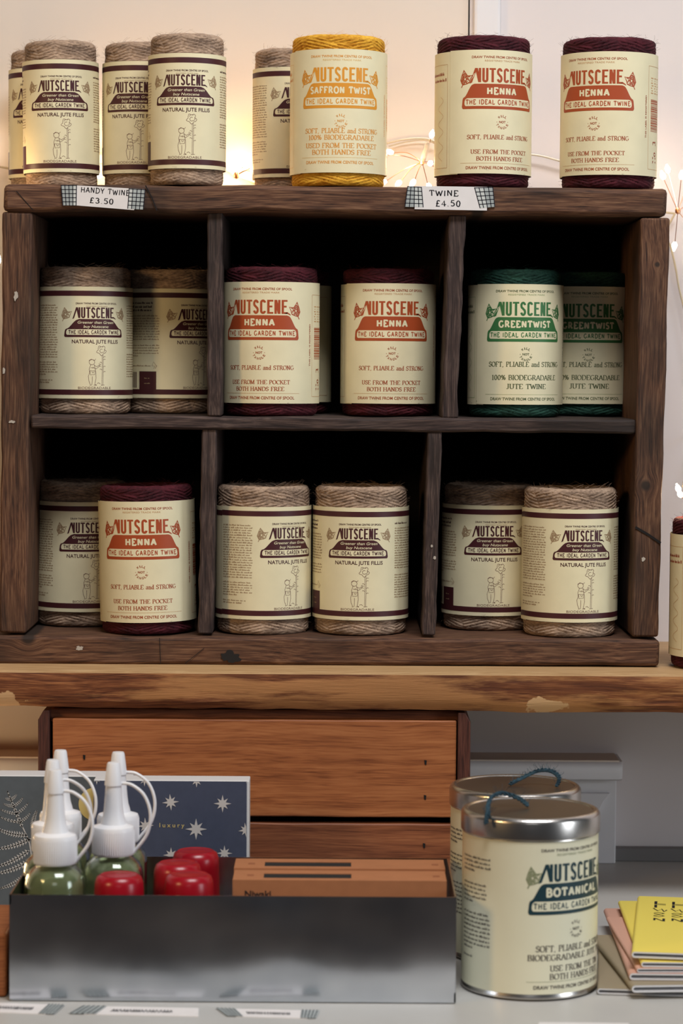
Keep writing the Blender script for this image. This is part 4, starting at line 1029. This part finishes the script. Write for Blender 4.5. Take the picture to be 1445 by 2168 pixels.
ribbon(fr, [(P(q[0], q[1], YFERN).x, P(q[0], q[1], YFERN).z) for q in ((48, 1750), (62, 1780), (70, 1830), (72, 1900))], .001, 0, 0)
fr.build('fern_print', M_FERN, fc, smooth=0, world=True, fix=False)
YST = -.128
x0, x1 = P(198, 1700, YST).x, P(522, 1700, YST).x; z1 = P(350, 1652, YST).z
sp = empty('card_pack', (x0, YST, Z_CNT)); tag(sp, 'navy card box patterned with silver stars and the word luxury', 'boxed cards', 'boxed card packs behind the tray')
b = MB(); b.box((x0, YST, Z_CNT + .0005), (x1 + .002, YST + .024, z1)); b.build('box', M_CARDW, sp, smooth=0, world=True, bevel=.0008)
b = MB(); b.box((x0, YST - .0008, Z_CNT + .002), (x1, YST, z1 - .0006)); fc = b.build('front_cover', M_NAVY, sp, smooth=0, world=True)
st_ = MB(); yy = YST - .0011
for (px, py, r_, a0) in ((361, 1698, 18, 5), (471, 1701, 19, 0), (415, 1755, 23, 0), (306, 1650, 15, 0), (416, 1652, 15, 0), (205, 1648, 13, 0), (520, 1757, 16, 8), (362, 1810, 17, 0), (475, 1806, 17, 0), (308, 1748, 18, 4), (250, 1700, 16, 0), (522, 1650, 9, 0)):
    c_ = P(px, py, YST); poly = []
    for i in range(16):
        a = math.radians(a0 + 90 + i * 22.5); rr = r_ * .00038 * (1 if i % 2 == 0 and i % 4 == 0 else .82 if i % 2 == 0 else .38)
        poly.append((c_.x + rr * math.cos(a), c_.z + rr * math.sin(a)))
    poly = [(min(max(x, x0 + .0002), x1 - .0002), min(z, z1 - .0008)) for x, z in poly]
    st_.mesh([(c_.x if x0 < c_.x < x1 else x1 - .0002, yy, min(c_.z, z1 - .0008))] + [(x, yy, z) for x, z in poly], [(0, 1 + i, 1 + (i + 1) % 16) for i in range(16)])
st_.build('star_print', M_SILVERINK, fc, smooth=0, world=True, fix=False)
c_ = P(364, 1751, YST); lx = MB(lambda u, v, lay: (c_.x + u * .001, yy, c_.z + v * .001)); text(lx, 'luxury', 0, 0, 3.4, 20, .005, 0, 0, spacing=1.5); lx.build('lettering', M_MOON, fc, smooth=0, world=True, fix=False)

# ------------------------------------------------------------------ galvanised tray
YT = -0.35; YTB = -0.203
ta, tb_ = P(20, 2110, YT), P(964, 2110, YT); ztop = P(500, 1897, YT).z; th = .0012
tr = empty('metal_tray', ((ta.x + tb_.x) / 2, YT, Z_CNT)); tag(tr, 'open galvanised metal tray holding bottles, red caps and cardboard boxes', 'tray')
xa_, xb_ = ta.x, tb_.x
def wallgrid(name, p00, p10, p01, p11, nrm, amp, sd_):
    """one sheet metal side, a little dented, with thickness"""
    nx, nz = 40, 10; A, B_, C_, D_ = map(Vector, (p00, p10, p01, p11)); b = MB(); ps = []; N_ = Vector(nrm)
    for side in (0, 1):
        for i in range(nx + 1):
            for j in range(nz + 1):
                s_, t_ = i / nx, j / nz; p = A.lerp(B_, s_).lerp(C_.lerp(D_, s_), t_)
                k = math.sin(PI * s_) * math.sin(PI * t_); d = amp * k * mnoise.noise(Vector((s_ * 4 + sd_, t_ * 1.5, sd_)))
                ps.append(tuple(p + N_ * (d - side * th)))
    W = (nx + 1) * (nz + 1); fs = []
    for i in range(nx):
        for j in range(nz):
            a = i * (nz + 1) + j; f = (a, a + nz + 1, a + nz + 2, a + 1); fs.append(f); fs.append(tuple(W + q for q in reversed(f)))
    rim = [i * (nz + 1) for i in range(nx + 1)] + [nx * (nz + 1) + j for j in range(1, nz + 1)] + [i * (nz + 1) + nz for i in range(nx - 1, -1, -1)] + [j for j in range(nz - 1, 0, -1)]
    for q in range(len(rim)): a, c_ = rim[q], rim[(q + 1) % len(rim)]; fs.append((a, W + a, W + c_, c_))
    b.mesh(ps, fs); return b.build(name, M_GALV, tr, world=True)
zb_ = Z_CNT + .001
wallgrid('front_panel', (xa_, YT, zb_), (xb_, YT, zb_), (xa_, YT, ztop), (xb_, YT, ztop), (0, -1, 0), .0016, 1.0)
wallgrid('back_panel', (xa_, YTB, zb_), (xb_, YTB, zb_), (xa_, YTB, ztop), (xb_, YTB, ztop), (0, 1, 0), .001, 2.0)
wallgrid('side_panel', (xa_, YT, zb_), (xa_, YTB, zb_), (xa_, YT, ztop), (xa_, YTB, ztop), (-1, 0, 0), .0006, 3.0)
wallgrid('side_panel', (xb_, YT, zb_), (xb_, YTB, zb_), (xb_, YT, ztop), (xb_, YTB, ztop), (1, 0, 0), .0006, 4.0)
b = MB(); b.box((xa_ + .001, YT + .001, zb_ - .0004), (xb_ - .001, YTB - .001, zb_ + .001)); b.build('base', M_GALV, tr, smooth=0, world=True)
ZT = zb_ + .0012

# ------------------------------------------------------------------ oil bottles
def curve_arc(pts, n=10): return smooth_path(pts, n)
_bm = {}
def bottle(px, py_sh, y, label, rz):
    c_ = P(px, py_sh, y)
    root = empty('oil_bottle', (c_.x, y, ZT), math.radians(rz)); tag(root, label, 'bottle', 'glass oil bottles in the metal tray')
    Hc = .0945
    if not _bm:
        b = MB(); R = .0222
        o = [(0, .0), (R - .003, 0), (R, .003), (R, .079), (R - .0008, .0835), (R - .0026, .0875), (R - .0058, .0905), (.0148, .0922), (.0128, .0935), (.0128, .104)]
        i_ = [(.0108, .104), (.0108, .0925), (R - .0088, .0900), (R - .0050, .0870), (R - .0030, .0830), (R - .002, .078), (R - .002, .005), (R - .004, .003), (0, .003)]
        b.lathe(o + i_, 40); _bm['glass'] = b.data('glass_body', M_GLASS, 60)
        b = MB(); b.lathe([(0, .0032), (R - .0042, .0032), (R - .0022, .0052), (R - .0022, .078), (R - .0032, .0829), (R - .0052, .0868), (R - .0092, .0896), (0, .0896)], 40); _bm['oil'] = b.data('oil', M_OIL, 60)
        b = MB(); ps = []
        prof = [(.0154, Hc - .0005), (.0158, Hc), (.0158, Hc + .0185), (.0150, Hc + .0203), (.0118, Hc + .0212), (.0095, Hc + .0222)]
        b.lathe([(0, Hc + .0005)] + prof + [(0, Hc + .0226)], 60)
        for j in range(60):
            a = 2 * PI * j / 60; e = Vector((math.cos(a), math.sin(a), 0)) * .0158
            b.tube([(e.x, e.y, Hc + .001), (e.x, e.y, Hc + .0175)], .00028, 4)
        _bm['cap'] = b.data('cap', M_WPLAST, 50)
        b = MB(); b.lathe([(.0098, Hc + .021), (.0090, Hc + .0245), (.0078, Hc + .0285), (.0071, Hc + .034), (.0062, Hc + .045), (.0058, Hc + .052), (0, Hc + .052)], 32); _bm['nozzle'] = b.data('nozzle', M_WPLAST, 50)
        b = MB(); z = Hc + .0510; b.lathe([(.0059, z - .0005), (.0066, z), (.0064, z + .003), (.0048, z + .0155), (.0042, z + .0168), (0, z + .0170)], 32); _bm['tip'] = b.data('tip_cap', M_WPLAST, 50)
        b = MB(); z2 = z + .0015
        b.tube(curve_arc([(.0055, 0, z2), (.014, 0, z2 - .001), (.0235, 0, z2 - .0085), (.0282, 0, z2 - .022), (.0258, 0, z2 - .037), (.0165, 0, z2 - .050), (.0152, 0, z2 - .0512)], 10), .00125, 8); _bm['strap'] = b.data('strap', M_WPLAST, 60)
        R2 = R + .00005
        t_ = MB(lambda u, v, lay: ((R2 + lay * .001) * math.sin(u * .001 / R2), -(R2 + lay * .001) * math.cos(u * .001 / R2), v * .001))
        text(t_, 'CAMELLIA', 0, 55.5, 3.6, 21, .01, .02, 0, spacing=1.15)
        _bm['lettering'] = t_.data('lettering', M_WPLAST, 0, fix=False)
    for nm, key, par in (('glass_body', 'glass', None), ('oil', 'oil', None), ('lettering', 'lettering', 'glass_body'), ('cap', 'cap', None), ('nozzle', 'nozzle', None), ('tip_cap', 'tip', None), ('strap', 'strap', 'tip_cap')):
        o = bpy.data.objects.new(nm, _bm[key]); COL.objects.link(o)
        o.parent = root if not par else [q for q in root.children if q.name.startswith(par)][0]
    return root
bottle(117, 1755, -.3245, 'front bottle of the left column, nearest the tray corner, white nozzle cap', -12)
bottle(112, 1716, -.2775, 'middle bottle of the left column, its white nozzle furthest left', 8)
bottle(128, 1694, -.2300, 'rear bottle of the left column, its white nozzle standing highest', -12)
bottle(240, 1735, -.2890, 'front bottle of the right column, directly behind a red cap', -10)
bottle(250, 1698, -.2380, 'rear bottle of the right column, half hidden, nozzle showing above its neighbour', -5)

# ------------------------------------------------------------------ red capped dispensers
_rc = {}
def red(px, ptop, y, label):
    c_ = P(px, ptop + 30, y)
    root = empty('red_capped_dispenser', (c_.x, y, ZT)); tag(root, label, 'dispenser', 'red capped dispensers in the tray')
    h_ = .0875
    if not _rc:
        b = MB(); b.lathe([(0, 0), (.0168, 0), (.0172, .001), (.0172, h_ - .040), (.0150, h_ - .036), (.0150, h_ - .034), (0, h_ - .034)], 36); _rc['b'] = b.data('body', M_BRASS, 40)
        b = MB(); b.lathe([(0, h_ - .038), (.0184, h_ - .038), (.0186, h_ - .037), (.0180, h_ - .012), (.0176, h_ - .0065), (.0162, h_ - .0025), (.0135, h_ - .0007), (.0128, h_ - .0012), (.0090, h_ - .0005), (0, h_)], 44); _rc['c'] = b.data('cap', M_RED, 50)
    for nm, k in (('body', 'b'), ('cap', 'c')):
        o = bpy.data.objects.new(nm, _rc[k]); COL.objects.link(o); o.parent = root
red(252, 1830, -.3298, 'red cap alone on the left, in front of the right bottle column')
red(400, 1825, -.3265, 'red cap at the front right of the cluster, touching the tray front')
red(376, 1800, -.2830, 'red cap behind the front one, at the left of the cluster')
red(414, 1775, -.2360, 'red cap furthest back, the highest one in the picture')

# ------------------------------------------------------------------ two slotted cardboard boxes
def kraft(pxl, pxr, ptop, y0, y1, label, txt=None):
    zt_ = P(700, ptop, y0).z; x0, x1 = P(pxl, ptop, y0).x, P(pxr, ptop, y0).x
    root = empty('cardboard_box', ((x0 + x1) / 2, y0, ZT)); tag(root, label, 'cardboard box', 'slotted cardboard boxes in the tray')
    ym = (y0 + y1) / 2 - .002
    s0, s1 = x0 + (x1 - x0) * .143, x0 + (x1 - x0) * .555; sy = .0085
    b = MB(); b.box((x0, y0, ZT), (x1, y1, zt_ - .012))
    for (a, c_, d, e) in ((x0, y0, x1, ym - sy), (x0, ym + sy, x1, y1), (x0, ym - sy, s0, ym + sy), (s1, ym - sy, x1, ym + sy)): b.box((a, c_, zt_ - .0125), (d, e, zt_))
    bo = b.build('box_body', M_KRAFT, root, smooth=0, world=True)
    b = MB(); b.box((s0, ym - sy, zt_ - .012), (s1, ym + sy, zt_ - .0005)); b.build('slot', M_SLOT, root, smooth=0, world=True)['label'] = 'black slot in the lid'
    for k_ in (.08, .955):
        cx_, w_ = x0 + (x1 - x0) * k_, .005 ; b = MB(); b.box((cx_ - w_ / 2, ym - .002, zt_ - .0005), (cx_ + w_ / 2, ym + .0035, zt_ + .0001)); b.build('stamp', mat('faint_brown_stamp', rgb(140, 84, 52), .8), bo, smooth=0, world=True)
    if txt:
        t_ = MB(lambda u, v, lay: (x0 + .0185 + u * .001, y0 - .0002, zt_ - .0125 + v * .001)); text(t_, txt, 0, 0, 4.6, 19, .02, 0, 0); t_.build('lettering', BLACKINK, bo, smooth=0, world=True, fix=False)
kraft(492, 945, 1864, -.3215, -.2845, 'front brown cardboard box with a black slot in its top', 'Niwaki')
kraft(495, 942, 1839, -.2835, -.2465, 'rear brown cardboard box with a black slot, behind its twin')

# ------------------------------------------------------------------ two round tins
def tin(px_c, wpx, y, pbot, label, rot, loop):
    x = P(px_c, 1950, y).x; rr = .0500; hb_ = .1165
    root = empty('twine_tin', (x, y, Z_CNT + .0006), math.radians(rot)); tag(root, label, 'tin', 'round twine tins on the counter')
    b = MB(); b.lathe([(0, .001), (rr - .001, .0), (rr + .0006, .0012), (rr + .0006, .003), (rr, .0042), (rr, hb_), (rr - .001, hb_ + .003), (0, hb_ + .003)], 96); b.build('can', M_SILVER, root)
    v0 = .0046; lh = hb_ - v0 - .0005
    b = MB(); b.lathe([(rr + .0001, v0), (rr + .0003, v0 + .0002), (rr + .0003, v0 + lh), (rr + .0001, v0 + lh)], 128); lb = b.build('label', TINPAPER, root)
    k = lh * 1000 / 103.0
    tf = lambda u, v, lay: ((rr + .0004 + lay * .0008) * math.sin(u * k * .001 / rr), -(rr + .0004 + lay * .0008) * math.cos(u * k * .001 / rr), v0 + v * k * .001)
    E_ = MB(tf); T_ = MB(tf); label_art(E_, T_, 'teal', 'BOTANICAL', 46)
    for i, (v1, rows) in enumerate(((88, 4), (70, 5), (50, 9), (20, 1))): para(T_, -92, -62 - 3 * (i % 2), v1, rows, 3.0, .1, 2, 31 + i, cap=1.5, short=.5)
    E_.build('emblem', [INK['teal'], TINPAPER, FAINT['teal']], lb, smooth=0, fix=False); T_.build('lettering', [INK['teal'], FAINT['teal'], TEXTINK['teal']], lb, smooth=0, fix=False)
    zl_ = hb_ + .0006; R = rr + .0014
    b = MB(); b.lathe([(R - .0008, zl_ - .0002), (R, zl_ + .0004), (R, zl_ + .0120), (R - .0004, zl_ + .0135), (R - .0018, zl_ + .0152), (R - .0034, zl_ + .0158), (R - .0048, zl_ + .0154), (R - .0056, zl_ + .0146)], 96, 0)
    b.lathe([(R - .0056, zl_ + .0146), (R * .6, zl_ + .0142), (.004, zl_ + .0142), (0, zl_ + .0142)], 96, 1); b.build('lid', [M_SILVER, M_LID], root)
    b = MB(); z = zl_ + .0142
    rz = -math.radians(rot); cs, sn = math.cos(rz), math.sin(rz)
    path = [(a * cs - c_ * sn, a * sn + c_ * cs, z + d) for a, c_, d in loop]
    sm = smooth_path(path, 14)
    for ph in (0, PI * 2 / 3, PI * 4 / 3):
        tw_ = []
        for i, p in enumerate(sm): tw_.append((p[0] + .0010 * math.cos(i * .55 + ph), p[1] + .0010 * math.sin(i * .55 + ph), p[2] + .0008 * math.sin(i * .55 + ph + 1)))
        b.tube(tw_, .0009, 6)
    rnd = random.Random(3)
    for i in range(90):
        p = Vector(rnd.choice(sm)); d = Vector((rnd.uniform(-1, 1), rnd.uniform(-1, 1), rnd.uniform(0, 1))) * .005; b.tube([p, p + d * .5, p + d + Vector((0, 0, .001))], .0001, 3, cap=False)
    cd = b.build('cord', TW['teal'], root); cd['label'] = 'blue grey jute end pulled through the lid'
tin(1120, 295, -.292, 2122, 'front round tin of botanical twine with blue label print beside the tray', 38, [(-.002, .006, .002), (-.008, .012, .006), (-.020, .012, .010), (-.029, -.004, .0095), (-.0325, -.020, .006), (-.0335, -.036, .0025), (-.0345, -.0425, .0035), (-.0355, -.0462, -.002)])
tin(1087, 278, -.186, 1900, 'rear round tin of twine, mostly hidden behind the front tin', 30, [(-.004, -.002, .002), (.006, .004, .006), (.018, .004, .0115), (.028, .0, .012), (.034, -.004, .0075), (.032, -.010, .002)])

# ------------------------------------------------------------------ booklets at the right
def booklet(bl, ztop_, thick, length, depth, rz, cover, label, txt=False):
    """bl = pixel of the near spine corner of the cover; spine on the left running away from the viewer"""
    p = PZ(bl[0], bl[1], ztop_); root = empty('booklet', (p.x, p.y, ztop_ - thick), math.radians(rz)); tag(root, label, 'booklet', 'fanned pile of booklets beside the tins')
    r_ = thick / 2; t_ = thick * .26
    def ush(off, x_end):
        o_ = [(x_end, r_ - off)] + [(r_ + (r_ - off) * math.cos(a), (r_ - off) * math.sin(a)) for a in [PI / 2 + PI * i / 10 for i in range(11)]] + [(x_end, -(r_ - off))]
        return o_
    def shell(o1, o2, x_end, y0, y1):
        a, c_ = ush(o1, x_end), ush(o2, x_end); b = MB(); n = len(a); ps = []; fs = []
        for yy_ in (y0, y1): ps += [(x, yy_, z + r_) for x, z in a] + [(x, yy_, z + r_) for x, z in c_]
        for i in range(n - 1):
            fs += [(i, i + 1, 2 * n + i + 1, 2 * n + i), (n + i, 2 * n + n + i, 2 * n + n + i + 1, n + i + 1), (i, n + i, n + i + 1, i + 1), (2 * n + i, 2 * n + i + 1, 3 * n + i + 1, 3 * n + i)]
        fs += [(0, 2 * n, 3 * n, n), (n - 1, 2 * n - 1, 4 * n - 1, 3 * n - 1)]
        b.mesh(ps, fs); return b
    cv = shell(0, .00025, length, 0, depth).build('cover', cover, root, smooth=50)
    shell(.0003, t_, length - .001, -.0004, depth - .0005).build('pages', M_PAGE, root, smooth=50)
    if txt:
        T_ = MB(lambda u, v, lay: (.0002 + u * .001, depth - .018 + (v + 9) * .0014, thick + .0002))
        def rect(x0, y0, x1, y1): T_.mesh([(x0, y0, 0), (x1, y0, 0), (x1, y1, 0), (x0, y1, 0)], [(0, 1, 2, 3)], 0)
        k1 = 2.6
        # letters set on their side, drawn as black bars and pencil shapes
        for (ux, c0) in ((14.0, 0), (28.0, 1), (42, 0)):
            y = -9.0
            rect(ux, y - 9, ux + 2.2, y - 1); rect(ux, y - 9 - 1.4, ux + 2.2, y - 9 - 9)
            for d in (0, 2.4): ribbon(T_, [(ux + 2.5, y - 7.5 - d), (ux + 9, y - 8 - d)], .7, 0, 0)
            ribbon(T_, [(ux - .6, y - 20), (ux + 3, y - 27), (ux + 6, y - 21.5), (ux + 8, y - 29), (ux + 10, y - 24)], 1.3, 0, 0)
            for d in (0, 6.5): ribbon(T_, [(ux, y - 33 - d), (ux + 4, y - 31 - d), (ux + 8.5, y - 33.5 - d), (ux + 4, y - 36 - d), (ux, y - 34.5 - d)], .8, 0, 0); T_.mesh([(ux + 6.5, y - 34.8 - d, 0), (ux + 8.6, y - 33.8 - d, 0), (ux + 6.5, y - 32.4 - d, 0)], [(0, 1, 2)], 0)
            rect(ux, y - 52, ux + 1.6, y - 46); rect(ux + 7, y - 54, ux + 9, y - 47); ribbon(T_, [(ux + 1.6, y - 47), (ux + 7, y - 53)], 1.2, 0, 0)
        T_.build('lettering', BLACKINK, cv, smooth=0, fix=False)
    return root
zc = Z_CNT + .0004
booklet((1263, 2092), zc + .0046, .0046, .20, .140, -6, M_TAN, 'bottom booklet of the pile, tan cover, nearest the front tin')
booklet((1336, 2086), zc + .0104, .0056, .20, .165, 4.5, M_TAN, 'tan booklet second from the bottom, turned away from the tin')
booklet((1331, 2060), zc + .0160, .0054, .20, .225, -1, M_PINKC, 'dusty pink booklet in the middle of the pile')
booklet((1347, 2050), zc + .0195, .0034, .20, .175, 1.5, M_PINKC, 'thin pink booklet tucked directly under the yellow ones')
booklet((1356, 2036), zc + .0238, .0042, .20, .215, -1.6, M_YEL, 'lower yellow booklet, only its left strip and edge showing')
booklet((1336, 2014), zc + .0300, .0050, .20, .200, -7.7, M_YEL, 'yellow booklet on top of the pile with black sideways lettering', True)

# ------------------------------------------------------------------ paper price strips lying on the counter, and the wooden block at the left
def strip(qd, label, tape_l, tape_r):
    q = [PZ(px, py, Z_CNT + .0004) for px, py in qd]
    root = empty('counter_tag', tuple(q[3])); tag(root, label, 'price tag', 'paper tags taped flat to the counter')
    root.location.z = Z_CNT
    def bil(s_, t_): return q[0].lerp(q[1], s_).lerp(q[3].lerp(q[2], s_), t_)
    b = MB(); ps = [tuple(p) for p in q] + [(p.x, p.y, Z_CNT) for p in q]
    b.mesh(ps, [(0, 3, 2, 1), (0, 1, 5, 4), (1, 2, 6, 5), (2, 3, 7, 6), (3, 0, 4, 7)]); pp = b.build('paper', WHITEPAPER, root, smooth=0, world=True)
    T_ = MB(lambda u, v, lay: tuple(bil(u, 1 - v) + Vector((0, 0, .00015 + lay))))
    rnd = random.Random(len(label)); x = .2
    while x < .75:
        w_ = rnd.uniform(.01, .03); ribbon(T_, [(x, .35), (x + w_ * .4, .65), (x + w_, .4)], .012, 0, 0); x += w_ + .012
    T_.build('handwriting', BLACKINK, pp, smooth=0, world=True, fix=False)
    for s0, s1, on in ((-.14, .10, tape_l), (.90, 1.12, tape_r)):
        if not on: continue
        c_ = [bil(s0, .0), bil(s1, .0), bil(s1, 1.0), bil(s0, 1.0)]; b = MB(); ps = [tuple(p + Vector((0, 0, .0003))) for p in c_]; b.mesh(ps, [(0, 3, 2, 1)], 0)
        for i in range(5):
            a = s0 + (s1 - s0) * (i + .3) / 5; b2 = [bil(a, 0), bil(a + .012, 0), bil(a + .012, 1), bil(a, 1)]; b.mesh([tuple(p + Vector((0, 0, .0005))) for p in b2], [(0, 3, 2, 1)], 1)
        b.build('tape', [TAPEGREY, BLACKINK], root, smooth=0, world=True, fix=False)
strip([(-40, 2121), (118, 2127), (96, 2147), (-60, 2141)], 'white paper tag on the counter at the far left corner', False, True)
strip([(205, 2130), (420, 2134), (420, 2152), (178, 2147)], 'white paper tag on the counter before the left half of the tray', True, False)
strip([(480, 2135), (655, 2139), (650, 2156), (500, 2152)], 'white paper tag on the counter before the middle of the tray', True, True)
strip([(1140, 2164), (1330, 2166), (1335, 2186), (1138, 2184)], 'white paper tag at the bottom frame edge below the front tin', False, False)
p0 = PZ(-60, 2112, Z_CNT); p1 = PZ(13, 2112, Z_CNT); zt_ = P(0, 1976, p0.y).z
wb = MB(); wb.box((p0.x, p0.y, Z_CNT + .0004), (p1.x, p0.y + .10, zt_)); o = wb.build('wooden_block', M_PINE, smooth=0, bevel=.002)
tag(o, 'brown wooden block at the left frame edge beside the tray', 'wooden block')
